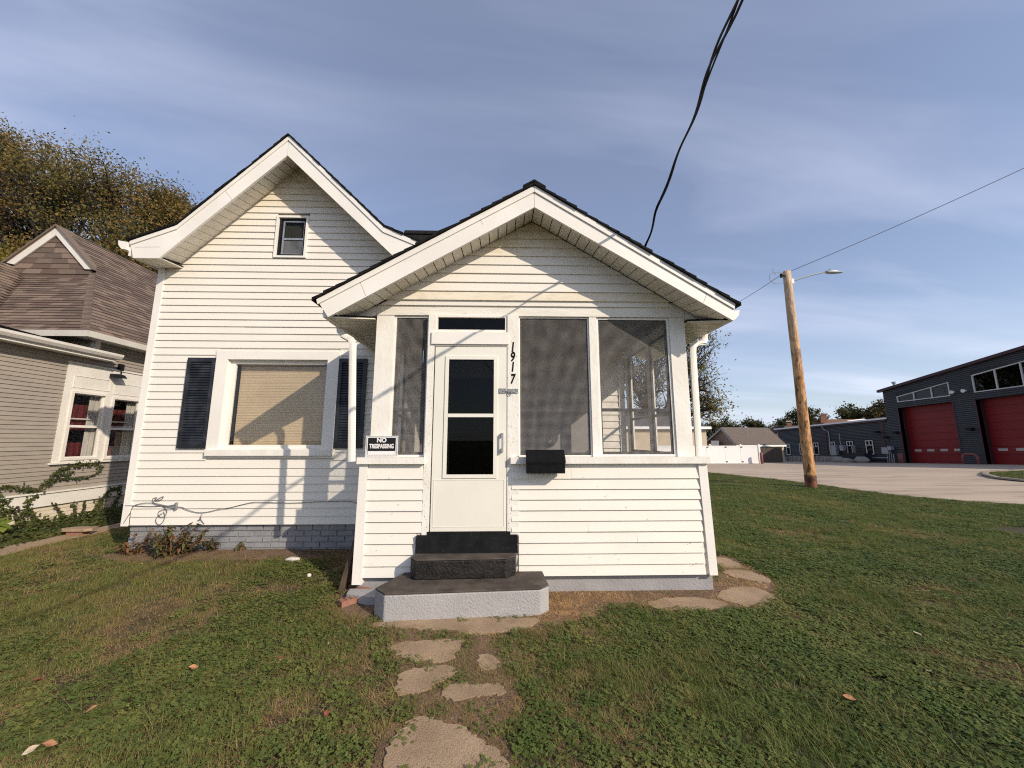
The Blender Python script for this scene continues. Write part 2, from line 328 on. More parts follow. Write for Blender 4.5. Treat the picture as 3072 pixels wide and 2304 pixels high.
def frame(x0, x1, z0, z1, w, y0, y1, fn=None, wb=None, wt=None):
    fn = fn or (lambda s, y, z: (s, y, z)); wb = w if wb is None else wb; wt = w if wt is None else wt
    mb = MB()
    for a, b, c, d in ((x0, x0+w, z0, z1), (x1-w, x1, z0, z1), (x0+w, x1-w, z0, z0+wb), (x0+w, x1-w, z1-wt, z1)):
        mb.hexa([fn(a, y0, c), fn(b, y0, c), fn(b, y1, c), fn(a, y1, c), fn(a, y0, d), fn(b, y0, d), fn(b, y1, d), fn(a, y1, d)])
    return mb
def soffit(parent, A0, A1, B0, B1, n, m, t=.012, gap=.10, name='soffit_panel'):
    A0, A1, B0, B1 = map(Vector, (A0, A1, B0, B1)); up = Vector((0, 0, t))
    for i in range(n):
        a, b = (i+gap/2)/n, (i+1-gap/2)/n
        p = [A0.lerp(A1, a), A0.lerp(A1, b), B0.lerp(B1, b), B0.lerp(B1, a)]
        j = Vector((0, 0, random.uniform(-.002, .002)))
        part(name, MB().hexa([q+j for q in p]+[q+up+j for q in p]), m, parent)
    d = Vector((0, 0, t+.004))
    part('soffit_backing', MB().hexa([A0+d, A1+d, B1+d, B0+d, A0+d*2, A1+d*2, B1+d*2, B0+d*2]), M['dark'], parent)

# ------------------------------------------------------------------ ground, drive, sky setting
def axis(*segs):
    out = []
    for a, b, n in segs: out += list(np.linspace(a, b, n, endpoint=False))
    return np.array(out+[segs[-1][1]])
gxs = axis((-600, -60, 8), (-60, -9, 10), (-9, 4, 40), (4, 14, 12), (14, 80, 12), (80, 900, 8))
gys = axis((-400, -20, 8), (-20, 0, 5), (0, 8, 34), (8, 19, 8), (19, 31, 16), (31, 95, 16), (95, 1200, 12))
def sheet(name, xs, ys, dz, m, mask=None, **kw):
    X, Y = np.meshgrid(xs, ys); Z = gz(X, Y)+dz
    if dz == 0: Z = Z + np.where((np.abs(X) < 12) & (Y < 12), .006*np.sin(X*3.1+Y*1.7)*np.sin(Y*2.3-X), 0)-.006
    n = len(xs); f = [(j*n+i, j*n+i+1, (j+1)*n+i+1, (j+1)*n+i) for j in range(len(ys)-1) for i in range(n-1)]
    mb = MB(); mb.v = list(zip(X.ravel(), Y.ravel(), Z.ravel())); mb.f = f; mb.mi = [0]*len(f)
    return part(name, mb, m, smooth=True, **kw)
sheet('ground', gxs, gys, 0, M['soil'], kind='structure')
_ey = [4, 6.5, 8.2, 9.3, 9.9, 10.8, 12, 13.9, 16, 18.4, 22, 34, 60]
_ex = [34, 20, 15, 13.1, 12.25, 11.65, 11.5, 11.4, 11.05, 10.25, 9.0, 6.5, 4]
def xE(y): return np.interp(y, _ey, _ex)
dy_ = np.concatenate([np.linspace(4.0, 19, 46), np.linspace(19.4, 31, 16), np.linspace(32, 56, 14)])
mb = MB()
for a, b in zip(dy_[:-1], dy_[1:]):
    for x0, x1, x2, x3 in ((xE(a), 90, 90, xE(b)),):
        za, zb = float(gz(50, a)), float(gz(50, b))
        mb.add([(x0, a, za+.012), (x1, a, za+.012), (x2, b, zb+.012), (x3, b, zb+.012), (x0, a, za-.1), (x3, b, zb-.1)], [(0, 1, 2, 3), (4, 0, 3, 5)])
part('driveway', mb, M['drive'], kind='structure')
isl = [(26.5, 18.6), (23.5, 17.8), (21.5, 16.4), (20.2, 15.0), (19.9, 14.0), (20.5, 12), (24, 10), (60, 9), (60, 19.2)]
part('grass_island_ground', MB().pxy([(x, y) for x, y in isl], .0, .05), M['soil'], kind='structure')
mb = MB()
for (a, b), (c, d) in zip(isl[:7], isl[1:8]):
    n_ = Vector((d-b, a-c, 0)).normalized()*-.16
    mb.prism([(a, b, 0), (c, d, 0), (c+n_.x, d+n_.y, 0), (a+n_.x, b+n_.y, 0)], [(a, b, .11), (c, d, .11), (c+n_.x, d+n_.y, .11), (a+n_.x, b+n_.y, .11)])
part('kerb', mb, M['curb'], kind='structure')

# broken concrete path
def poly_px(pts, ox, oy, s): return [tuple(onG(ox+x/s, oy+y/s)[:2]) for x, y in pts]
z5 = (1000, 1800, 3.16); z4 = (1620, 1600, 2.836)
SLABS = [poly_px(p, *z) for z, p in [
    (z5, [(380, 215), (640, 200), (1000, 180), (1960, 160), (1975, 235), (1500, 320), (1200, 325), (1150, 285), (900, 290), (640, 265), (400, 255)]),
    (z5, [(540, 460), (640, 410), (830, 395), (1100, 380), (1240, 385), (1230, 440), (1160, 520), (1140, 580), (960, 600), (740, 585), (640, 545), (545, 490)]),
    (z5, [(640, 690), (800, 660), (950, 640), (1100, 640), (1160, 670), (1150, 720), (1000, 790), (860, 880), (740, 920), (590, 910), (600, 810)]),
    (z5, [(1380, 540), (1450, 510), (1520, 550), (1590, 610), (1560, 660), (1450, 690), (1370, 640)]),
    (z5, [(1040, 880), (1140, 800), (1250, 790), (1400, 830), (1560, 800), (1650, 840), (1610, 900), (1500, 900), (1350, 940), (1180, 960), (1040, 930)]),
    (z5, [(780, 1130), (900, 1120), (1020, 1150), (1200, 1210), (1330, 1290), (1440, 1400), (1560, 1450), (1660, 1530), (1690, 1800), (460, 1800), (480, 1480), (540, 1380), (600, 1270), (700, 1180)]),
    (z4, [(890, 600), (1000, 560), (1200, 545), (1400, 555), (1560, 585), (1620, 625), (1480, 650), (1200, 655), (1000, 650)]),
    (z4, [(1480, 550), (1600, 470), (1760, 450), (1940, 500), (2000, 540), (1960, 580), (1850, 610), (1720, 625), (1620, 590)]),
    (z4, [(1540, 330), (1700, 310), (1850, 350), (1980, 410), (1940, 435), (1800, 410), (1640, 380)]),
    (z4, [(1490, 200), (1600, 220), (1720, 270), (1700, 300), (1540, 290), (1490, 270)])]]
DIRT = poly_px([(60, 440), (900, 405), (1500, 410), (1560, 300), (1500, 180), (1620, 200), (1750, 270), (2000, 400), (2020, 540), (1850, 620), (1500, 640), (900, 620), (640, 600), (560, 660), (330, 740), (60, 800), (-60, 800), (-60, 640)], *z4)
PDIRT = poly_px([(430, 260), (1250, 330), (1420, 340), (1800, 420), (1850, 560), (1640, 660), (1760, 800), (1720, 960), (1600, 1250), (1720, 1500), (1760, 1900), (300, 1900), (400, 1400), (560, 1180), (620, 1050), (540, 960), (560, 820), (660, 660), (520, 480)], *z5)
path = thing('path', None, None, (0, 3, 0), kind='structure')
def chaikin(p, n=2):
    for _ in range(n):
        q = []
        for i in range(len(p)):
            a, b = np.array(p[i]), np.array(p[(i+1) % len(p)]); q += [tuple(.75*a+.25*b), tuple(.25*a+.75*b)]
        p = q
    return p
for i, p in enumerate(SLABS):
    p = chaikin(chaikin(p, 1), 1) if len(p) < 9 else chaikin(p, 2); t = .007+.003*(i % 3)
    p = [(x+random.uniform(-.02, .02), y+random.uniform(-.016, .016)) for x, y in p]
    part('concrete_slab', MB().pxy(p, -.05, t), M['slab'], path)
part('dirt_patch', MB().pxy(chaikin(DIRT), -.05, .004), M['dirt'], kind='structure')
part('path_dirt', MB().pxy(chaikin(PDIRT), -.05, .002), M['dirt'], path)
bd = [(-5.2, 5.46), (-5.2, 5.15), (-4.3, 5.0), (-3.2, 5.12), (-2.0, 5.1), (-1.75, 4.5), (-1.62, 4.0), (-1.45, 3.75), (-1.2, 3.7), (-1.2, 4.4), (-1.5, 5.46)]
mb = MB(); bp_ = chaikin(bd); mb.prism([(x, y, float(gz(x, y))-.05) for x, y in bp_], [(x, y, float(gz(x, y))+.006) for x, y in bp_]); part('flower_bed_soil', mb, M['dirt'], kind='structure')
sp_ = [(-6.95, 3.0), (-6.72, 4.2), (-6.52, 5.4), (-6.56, 6.1), (-6.5, 6.8), (-6.45, 9.5), (-6.8, 9.5), (-6.85, 6.8), (-6.9, 6.0), (-7.0, 5.3), (-7.3, 3.0)]
mb = MB()
for i in range(5):
    for t0, t1 in ((0, .5), (.5, 1)):
        L_ = lambda j, t: np.array(sp_[j])*(1-t)+np.array(sp_[j+1])*t; Rr = lambda j, t: np.array(sp_[10-j])*(1-t)+np.array(sp_[9-j])*t
        q = [L_(i, t0), L_(i, t1), Rr(i, t1), Rr(i, t0)]; mb.prism([(a, b, float(gz(a, b))-.05) for a, b in q], [(a, b, float(gz(a, b))+.014) for a, b in q])
part('side_path', mb, M['slab'], kind='structure')

# ------------------------------------------------------------------ white house
H = thing('white_house', 'white vinyl sided gable house with a screened front porch and black shutters', 'house', (-1.5, 6, 0))
HY = 5.45
fH = lambda s, d, z: (s, HY-d, z)
AX = -3.21                                      # ridge of the left gable
winhole = (-4.165, -2.394, 1.39, 2.91); att = (-3.51, -3.02, 4.385, 5.08)
zs = [.467+.1085*i for i in range(52)]
def limH(z):
    if z < 4.24: return (-5.10, -1.33)
    r = 5.95-z; return (max(-5.10, AX-r*1.03), min(-1.33, AX+r*1.03))
def mH(z, s):
    edge = abs(abs(s-AX)*1.0-(5.95-z))
    return M['vinyl_stained'] if (z > 5.2 and random.random() < .75) else M['vinyl']
zs = [z for z in zs if z < 5.93]+[5.95]
shut = [(-4.566, -4.17), (-2.390, -1.988)]
clap(H, fH, zs, limH, [winhole, att], seams=.3, matf=mH)
mb = MB(); walls(mb, lambda s, d, z: (s, HY+d, z), -5.15, -1.33, .455, 4.24, [(-3.985, -2.519, 1.55, 2.785)], .002, .12)
part('front_wall', mb, M['vinyl'], H)
part('gable_wall', MB().pxz([(-5.15, 4.24), (-1.33, 4.24), (-1.33, 4.1), (AX+1.7, 4.24), (AX, 5.97), (AX-1.7, 4.24)][:2]+[(AX, 6.0)], HY+.05, HY+.12), M['vinyl'], H)
part('corner_trim', MB().box(-5.19, -5.095, HY-.028, HY+.1, .455, 4.25), M['trim'], H)
part('side_wall', MB().box(-5.17, -5.12, HY+.1, 11, .4, 4.25), M['vinyl'], H)
part('wing_inner_wall', MB().box(-1.36, -1.32, HY+.12, 6.1, .4, 4.3), M['vinyl'], H)
# foundation
part('foundation', MB().box(-5.11, -1.3, HY+.045, HY+.2, -.1, .452), M['graybrick'], H)
part('foundation', MB().box(-5.11, -5.0, HY+.2, 11, -.1, .452), M['graybrick'], H)
bl, bh = .218, .070
bms = []
for k in range(3):
    mb = MB(); j = lambda: random.uniform(-.003, .003)
    mb.hexa([(-bl/2+.004+j(), -.016+j(), .004), (bl/2-.004+j(), -.016+j(), .004+j()), (bl/2-.004, .01, .004), (-bl/2+.004, .01, .004),
             (-bl/2+.004+j(), -.016+j(), bh-.004+j()), (bl/2-.004+j(), -.016+j(), bh-.004), (bl/2-.004, .01, bh-.004), (-bl/2+.004, .01, bh-.004)])
    bms.append(mb.mesh('brick', M['graybrick']))
for r in range(6):
    z = .452-(r+1)*.076
    for c in range(17):
        x = -5.0+c*.226+(.113 if r % 2 else 0)
        if x > -1.6: continue
        inst('brick', random.choice(bms), Matrix.Translation((x, HY+.045+random.uniform(-.004, .004), z)) @ Matrix.Rotation(random.uniform(-.012, .012), 4, 'Y'), H)
# roof of the left wing: 45 degree slopes with flared eaves
RY = 5.05
LO = [(AX, 6.17), (-4.66, 4.70), (-5.30, 4.44)]; RO = [(AX, 6.17), (-1.72, 4.72), (-1.17, 4.47)]
for prof, nm in ((LO, 'l'), (RO, 'r')):
    for (xa, za), (xb, zb) in zip(prof[:-1], prof[1:]):
        L = math.hypot(xb-xa, zb-za); n = max(2, round(L/.14)); dx, dz = (xb-xa)/n, (zb-za)/n
        for i in range(n):
            a, c = xa+dx*i, za+dz*i; b, d = a+dx*1.06, c+dz*1.06
            e = random.uniform(0, .022)
            part('shingle_course', MB().hexa([(a, RY-.02-e, c-.035), (b, RY-.02-e, d-.035), (b, 11.2, d-.035), (a, 11.2, c-.035),
                                              (a, RY-.02-e, c-.012), (b, RY-.02-e, d), (b, 11.2, d), (a, 11.2, c-.012)]), M['roofblack'], H)
    t = .30
ap = MB()
part('rake_board', MB().pxz([(AX, 6.125), (-4.655, 4.655), (-5.28, 4.40), (-5.21, 4.16), (-4.85, 4.16), (AX, 5.815)], RY, RY+.03), M['trim'], H)
part('rake_board', MB().pxz([(AX+.002, 6.125), (AX+.002, 5.815), (-1.50, 4.17), (-1.22, 4.17), (-1.18, 4.43), (-1.73, 4.675)], RY-.004, RY+.026), M['trim'], H)
part('rake_cap', MB().pxz([(AX, 6.132), (-4.655, 4.662), (-5.28, 4.407), (-5.27, 4.35), (-4.655, 4.60), (AX, 6.06)], RY-.014, RY-.0005), M['trim'], H)
part('rake_cap', MB().pxz([(AX+.002, 6.132), (AX+.002, 6.06), (-1.73, 4.60), (-1.19, 4.375), (-1.18, 4.437), (-1.73, 4.682)], RY-.018, RY-.0045), M['trim'], H)
part('roof_underside', MB().pxz([(AX, 6.12), (-4.655, 4.65), (-5.28, 4.39), (-5.2, 4.27), (-4.88, 4.33), (AX, 6.0)], RY+.26, 11.1), M['soffit'], H)
part('roof_underside', MB().pxz([(AX+.002, 6.12), (AX+.002, 6.0), (-1.50, 4.33), (-1.24, 4.27), (-1.19, 4.42), (-1.73, 4.66)], RY+.26, 8.9), M['soffit'], H)
soffit(H, (AX, RY+.03, 5.83), (-4.85, RY+.03, 4.19), (AX, HY, 5.955), (-4.88, HY, 4.27), 19, M['soffit'])
soffit(H, (AX, RY+.03, 5.83), (-1.50, RY+.03, 4.19), (AX, HY, 5.955), (-1.50, HY, 4.27), 19, M['soffit'])
soffit(H, (-4.84, RY+.03, 4.165), (-5.20, RY+.03, 4.165), (-4.84, HY+.5, 4.235), (-5.20, HY+.5, 4.20), 3, M['soffit'])
part('eave_fascia', MB().box(-5.30, -5.27, RY+.02, 11, 4.20, 4.41), M['trim'], H)
gut = lambda: [(-5.30, 4.39), (-5.43, 4.41), (-5.415, 4.34), (-5.37, 4.285), (-5.30, 4.275)]
part('gutter', MB().pxz(gut(), RY-.02, 11), M['trim'], H)
# attic window
part('window_casing', frame(-3.51, -3.02, 4.385, 5.08, .035, HY-.036, HY+.03, wb=.03), M['trim'], H)
aw = part('attic_window', frame(-3.475, -3.055, 4.415, 5.045, .035, HY-.005, HY+.035), M['black'], H)
part('sash', frame(-3.42, -3.08, 4.44, 5.01, .022, HY+.004, HY+.03), M['metal'], aw)
part('sash_rail', MB().box(-3.398, -3.102, HY+.0, HY+.028, 4.69, 4.72), M['metal'], aw)
part('pane', MB().box(-3.398, -3.102, HY+.012, HY+.016, 4.721, 4.988), M['glassd'], aw)
part('pane', MB().box(-3.398, -3.102, HY+.014, HY+.018, 4.462, 4.689), mat('dusty_glass', (.13, .13, .13), .35, (.08, .08, .08), sc=8), aw)
# front window
fw = part('front_window', frame(-4.165, -2.394, 1.385, 2.905, .165, HY-.045, HY-.0, wb=.10, wt=.12), M['trim'], H)
part('window_trim', frame(-4.19, -2.37, 1.365, 2.935, .026, HY-.03, HY-.002), M['trim'], fw)
part('sash', frame(-3.995, -2.522, 1.50, 2.783, .075, HY+.02, HY+.06, wb=.05, wt=.055), M['trim'], fw)
part('jamb', frame(-4.0, -2.519, 1.487, 2.786, .014, HY+.0, HY+.125), M['paint_old'], fw)
mb = MB().hexa([(-4.15, HY-.075, 1.40), (-2.40, HY-.075, 1.40), (-2.40, HY+.03, 1.40), (-4.15, HY+.03, 1.40), (-4.15, HY-.075, 1.48), (-2.40, HY-.075, 1.48), (-2.42, HY+.035, 1.53), (-4.1, HY+.035, 1.53)])
part('sill', mb, M['paint_old'], fw)
part('pane', MB().box(-3.922, -2.596+.04, HY+.036, HY+.04, 1.545, 2.73), M['glass'], fw)
B = thing('window_blind', 'closed beige horizontal slat blind behind the large front window', 'blind', (-3.23, HY+.08, 1.55))
sl = MB().hexa([(-.672, -.011, -.006), (.672, -.011, -.006), (.672, .011, .007), (-.672, .011, .007), (-.672, -.011, -.005), (.672, -.011, -.005), (.672, .011, .008), (-.672, .011, .008)])
sl = MB(); sl.add([(-.672, -.007, -.0135), (.672, -.007, -.0135), (.672, -.010, 0), (-.672, -.010, 0), (-.672, -.001, .0125), (.672, -.001, .0125)], [(0, 1, 2, 3), (3, 2, 5, 4)])
sme = sl.mesh('slat', M['blind'])
for i in range(49): inst('slat', sme, Matrix.Translation((-3.236, HY+.135+random.uniform(0, .002), 1.56+i*.0238)), B)
part('head_rail', MB().box(-3.91, -2.56, HY+.12, HY+.15, 2.722, 2.76), M['blind'], B)
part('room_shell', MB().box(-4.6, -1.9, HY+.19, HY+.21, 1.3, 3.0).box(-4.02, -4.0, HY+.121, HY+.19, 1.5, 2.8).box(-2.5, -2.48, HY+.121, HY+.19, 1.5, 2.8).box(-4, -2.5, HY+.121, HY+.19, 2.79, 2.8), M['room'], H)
for a, b in shut:
    z0, z1 = 1.503, 2.805
    s = part('shutter', frame(a, b, z0, z1, .048, HY-.05, HY-.012, wb=.07, wt=.06), M['shutter'], H, label='black louvred shutter beside the front window')
    part('backing', MB().box(a+.04, b-.04, HY-.022, HY-.014, z0+.06, z1-.05), M['shutter'], s)
    n = 31; st = (z1-z0-.13)/n
    me = MB().hexa([(a+.048, HY-.044, 0), (b-.048, HY-.044, 0), (b-.048, HY-.034, 0), (a+.048, HY-.034, 0), (a+.048, HY-.030, st*.86), (b-.048, HY-.030, st*.86), (b-.048, HY-.022, st*.86), (a+.048, HY-.022, st*.86)]).mesh('slat', M['shutter'])
    for i in range(n): inst('slat', me, Matrix.Translation((0, 0, z0+.07+i*st)), s)
# main cross roof behind
mb = MB(); n = 20
for i in range(n):
    y0, z0 = 5.95+2.25*i/n, 3.86+2.62*i/n; y1, z1 = 5.95+2.25*(i+1.05)/n, 3.86+2.62*(i+1.05)/n
    part('shingle_course', MB().hexa([(-2.3, y0, z0-.03), (2.1, y0, z0-.03), (2.1, y1, z1-.03), (-2.3, y1, z1-.03), (-2.3, y0, z0+.008), (2.1, y0, z0+.008), (2.1, y1, z1-.004), (-2.3, y1, z1-.004)]), M['roofblack'], H)
part('ridge_cap', MB().hexa([(-2.3, 8.06, 6.36), (2.1, 8.06, 6.36), (2.1, 8.34, 6.36), (-2.3, 8.34, 6.36), (-2.3, 8.16, 6.50), (2.1, 8.16, 6.50), (2.1, 8.24, 6.50), (-2.3, 8.24, 6.50)]), M['roofblack'], H)
part('rear_roof', MB().hexa([(-2.3, 8.2, 6.42), (2.1, 8.2, 6.42), (2.1, 11.5, 3.9), (-2.3, 11.5, 3.9), (-2.3, 8.2, 6.44), (2.1, 8.2, 6.44), (2.1, 11.5, 3.93), (-2.3, 11.5, 3.93)]), M['roofblack'], H)
part('gable_wall', MB().prism([(1.99, 6.1, 3.9), (1.99, 8.2, 6.3), (1.99, 11.3, 3.9)], [(2.04, 6.1, 3.9), (2.04, 8.2, 6.3), (2.04, 11.3, 3.9)]), M['vinyl'], H)
part('side_wall', MB().box(1.99, 2.04, 6.16, 11.3, .2, 3.9), M['vinyl'], H)
part('rear_wall', MB().box(-5.1, 2.0, 11.2, 11.3, .2, 3.95), M['vinyl'], H)
# back wall of the porch
BY = 6.12; fB = lambda s, d, z: (s, BY-d, z)
dh = (-.95, .10, .6, 2.72)
clap(H, fB, [.62+.1085*i for i in range(24)], lambda z: (1.57, 1.96), [], M['vinyl'], seams=0)
part('corner_trim', MB().box(1.955, 2.05, BY-.03, BY+.05, .3, 3.9), M['trim'], H)
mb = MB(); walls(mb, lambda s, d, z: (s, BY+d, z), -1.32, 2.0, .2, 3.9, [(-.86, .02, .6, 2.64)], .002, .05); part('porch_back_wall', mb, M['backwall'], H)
part('entry_door_frame', frame(-.94, .10, .55, 2.72, .075, BY-.03, BY+.0), M['backwall'], H)
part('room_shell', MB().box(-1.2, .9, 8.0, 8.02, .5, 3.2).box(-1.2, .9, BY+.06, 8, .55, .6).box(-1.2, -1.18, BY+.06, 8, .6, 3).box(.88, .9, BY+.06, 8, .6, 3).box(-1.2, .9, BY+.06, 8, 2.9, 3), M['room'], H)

# ---------------- porch
PY = 4.25; PX = .36
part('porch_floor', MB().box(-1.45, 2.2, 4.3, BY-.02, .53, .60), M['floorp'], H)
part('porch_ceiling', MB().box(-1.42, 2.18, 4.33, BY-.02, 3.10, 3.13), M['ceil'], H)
fP = lambda s, d, z: (s, PY-.03-d, z)
zsP = [.185+.1125*i for i in range(11)]
for a, b in ((-1.465, -.86), (.115, 2.215)):
    clap(H, fP, zsP[:-1]+[1.355], lambda z, a=a, b=b: (a, b), [(-.92, .19, .0, .62)], M['vinyl'], proud=.024, seams=.35)
part('skirt_wall', MB().box(-1.5, -.80, PY-.028, PY+.03, .18, 1.36).box(.09, 2.30, PY-.028, PY+.03, .18, 1.36), M['vinyl'], H)
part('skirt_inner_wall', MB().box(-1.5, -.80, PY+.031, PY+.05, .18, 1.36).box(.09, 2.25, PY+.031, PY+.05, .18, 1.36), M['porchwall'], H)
part('corner_trim', MB().hexa([(-1.565, PY-.06, .12), (-1.462, PY-.06, .12), (-1.462, PY+.04, .12), (-1.565, PY+.04, .12), (-1.556, PY-.06, 1.362), (-1.468, PY-.06, 1.362), (-1.468, PY+.04, 1.362), (-1.556, PY+.04, 1.362)]), M['trim'], H)
part('corner_trim', MB().hexa([(2.25, PY-.06, .178), (2.34, PY-.06, .178), (2.34, PY+.04, .178), (2.25, PY+.04, .178), (2.211, PY-.06, 1.362), (2.309, PY-.06, 1.362), (2.309, PY+.04, 1.362), (2.211, PY+.04, 1.362)]), M['trim'], H)
part('porch_sill', MB().box(-1.575, -.845, PY-.10, PY+.08, 1.362, 1.432), M['paint_old'], H)
part('porch_sill', MB().box(.10, 2.33, PY-.10, PY+.08, 1.362, 1.432), M['paint_old'], H)
# side skirts, sills, side frames
for x0, x1, xo, yb in ((-1.53, -1.47, -1.54, HY-.03), (2.24, 2.30, 2.31, BY)):
    part('side_skirt', MB().box(x0, x1, PY+.05, yb, .15, 1.36), M['vinyl'], H)
    part('porch_sill', MB().box(x0-.02, x1+.03, PY+.08, yb, 1.362, 1.43), M['paint_old'], H)
for xs_, xe_, yb, ms in ((-1.44, -1.36, HY-.03, [4.86]), (2.08, 2.16, BY-.03, [5.12])):
    part('side_header', MB().box(xs_, xe_, PY+.1, yb, 2.99, 3.10), M['paint_old'], H)
    for y in ms: part('side_mullion', MB().box(xs_, xe_, y, y+.075, 1.432, 2.99), M['paint_old'], H)
    part('side_post', MB().box(xs_, xe_, yb-.09, yb, 1.432, 2.99), M['paint_old'], H)
    ys_ = [PY+.13]+[v for y in ms for v in (y, y+.075)]+[yb-.09]
    for a, b in zip(ys_[::2], ys_[1::2]):
        fr = frame(a, b, 1.435, 2.988, .035, xs_+.02, xs_+.045, fn=lambda s, d, z: (d, s, z))
        fr.box(xs_+.02, xs_+.045, a+.036, b-.036, 1.93, 1.965); part('screen_frame', fr, M['alu'], H)
# posts, beam
part('post', MB().box(-1.475, -1.272, PY, PY+.13, 1.433, 3.08), M['paint_old'], H)
part('post', MB().box(2.012, 2.197, PY, PY+.13, 1.433, 3.08), M['paint_old'], H)
part('post', MB().box(1.040, 1.128, PY, PY+.10, 1.433, 3.08), M['paint_old'], H)
part('door_jamb', MB().box(-.858, -.782, PY-.045, PY+.08, .60, 3.08), M['paint_old'], H)
part('door_jamb', MB().box(.064, .195, PY-.045, PY+.08, .60, 3.08), M['paint_old'], H)
part('beam', MB().pxz([(-1.475, 3.082), (2.20, 3.082), (2.20, 3.20), (2.08, 3.262), (-1.36, 3.262), (-1.475, 3.20)], PY-.008, PY+.1), M['beam_paint'], H)
for a, b in ((-1.78, -1.478), (2.203, 2.42)):
    zz = (2.985, 3.082) if a < 0 else (3.082, 2.985)
    part('eave_return', MB().pxz([(a, zz[0]), (b, zz[1]), (b, 3.2 if a < 0 else 3.07), (a, 3.07 if a < 0 else 3.2)], PY-.002, PY+.06), M['trim'], H)
def lP(z): r = (4.275-z); return (PX-r*1.72, PX+r*1.63)
clap(H, fP, [3.262+.1125*i for i in range(9)]+[4.27], lP, [], None, seams=.4, matf=lambda z, s: M['vinyl_stained'] if random.random() < (z-3.1)*.9+.15 else M['vinyl'])
part('porch_gable_wall', MB().pxz([(PX-1.80, 3.2), (PX+1.72, 3.2), (PX, 4.28)], PY-.028, PY+.1), M['vinyl'], H)
QY = 3.85
PL = [(PX, 4.53), (-2.02, 3.125)]; PR = [(PX, 4.53), (2.61, 3.115)]
for prof in (PL, PR):
    (xa, za), (xb, zb) = prof; L = math.hypot(xb-xa, zb-za); n = round(L/.14); dx, dz = (xb-xa)/n, (zb-za)/n
    for i in range(n):
        a, c = xa+dx*i, za+dz*i; b, d = a+dx*1.05, c+dz*1.05; e = random.uniform(0, .022)
        part('shingle_course', MB().hexa([(a, QY-.025-e, c-.035), (b, QY-.025-e, d-.035), (b, 6.4, d-.035), (a, 6.4, c-.035),
                                          (a, QY-.025-e, c-.012), (b, QY-.025-e, d+.002), (b, 6.4, d+.002), (a, 6.4, c-.012)]), M['roofblack'], H)
part('ridge_cap', MB().pxz([(PX-.13, 4.455), (PX, 4.53), (PX+.13, 4.45), (PX+.13, 4.475), (PX, 4.557), (PX-.13, 4.48)], QY-.035, 6.4), M['roofblack'], H)
part('rake_board', MB().pxz([(PX, 4.47), (-1.975, 3.094), (-1.855, 2.917), (PX, 4.232)], QY, QY+.03), M['trim'], H)
part('rake_board', MB().pxz([(PX+.002, 4.47), (PX+.002, 4.232), (2.535, 2.917), (2.562, 3.093)], QY-.003, QY+.027), M['trim'], H)
part('rake_cap', MB().pxz([(PX, 4.49), (-1.985, 3.108), (-1.97, 3.055), (PX, 4.415)], QY-.014, QY-.0005), M['trim'], H)
part('rake_cap', MB().pxz([(PX+.002, 4.49), (PX+.002, 4.415), (2.555, 3.045), (2.565, 3.108)], QY-.017, QY-.0035), M['trim'], H)
part('roof_underside', MB().pxz([(PX, 4.47), (-1.96, 3.09), (-1.93, 3.04), (PX, 4.34)], QY+.031, 6.4), M['soffit'], H)
part('roof_underside', MB().pxz([(PX+.002, 4.47), (PX+.002, 4.34), (2.53, 3.02), (2.555, 3.08)], QY+.031, 6.4), M['soffit'], H)
soffit(H, (PX, QY+.03, 4.245), (-1.80, QY+.03, 2.955), (PX, PY-.045, 4.285), (-1.80, PY-.045, 3.00), 21, M['soffit'])
soffit(H, (PX, QY+.03, 4.245), (2.48, QY+.03, 2.955), (PX, PY-.045, 4.285), (2.46, PY-.045, 3.00), 20, M['soffit'])
soffit(H, (-1.86, QY+.031, 2.925), (-1.86, HY-.02, 2.925), (-1.50, PY+.0, 3.03), (-1.50, HY-.02, 3.03), 12, M['soffit'])
soffit(H, (2.53, QY+.031, 2.925), (2.53, 6.1, 2.925), (2.24, PY+.0, 3.03), (2.24, 6.1, 3.03), 16, M['soffit'])
part('eave_fascia', MB().box(-1.93, -1.875, QY+.032, HY-.02, 2.93, 3.06), M['trim'], H)
part('eave_fascia', MB().box(2.54, 2.565, QY+.032, 6.1, 2.93, 3.06), M['trim'], H)
gp = [(0, .06), (.12, .075), (.105, .015), (.06, -.035), (0, -.045)]
part('gutter', MB().pxz([(2.567+x, 3.0+z) for x, z in gp], QY+.10, 6.1), M['trim'], H)
part('gutter', MB().pxz([(-1.932-x, 3.0+z) for x, z in gp], QY+.32, HY-.02), M['trim'], H)
# downspouts
def spout(pts, w=.062, d=.045):
    mb = MB(); pts = [Vector(p) for p in pts]; b = 0
    for i, p in enumerate(pts):
        dr = (pts[min(i+1, len(pts)-1)]-pts[max(i-1, 0)]).normalized(); a = Vector((1, 0, 0)); a = (a-dr*a.dot(dr)).normalized(); c = dr.cross(a)
        k = []
        for q in range(12):
            t = 2*math.pi*q/12; r_ = 1 if q % 2 else .88
            k.append(p+a*(w/2*r_*max(-1, min(1, 1.25*math.cos(t))))+c*(d/2*r_*max(-1, min(1, 1.25*math.sin(t)))))
        mb.v += [tuple(v) for v in k]
    for i in range(len(pts)-1):
        for q in range(12): mb.f.append([i*12+q, i*12+(q+1) % 12, (i+1)*12+(q+1) % 12, (i+1)*12+q]); mb.mi.append(0)
    return mb
part('downspout', spout([(-1.93, 4.30, 2.98), (-1.915, 4.30, 2.89), (-1.87, 4.28, 2.84), (-1.80, 4.26, 2.80), (-1.75, 4.23, 2.77), (-1.715, 4.2, 2.71), (-1.705, 4.18, 2.62), (-1.62, 4.13, 1.39)], .072), M['trim'], H)
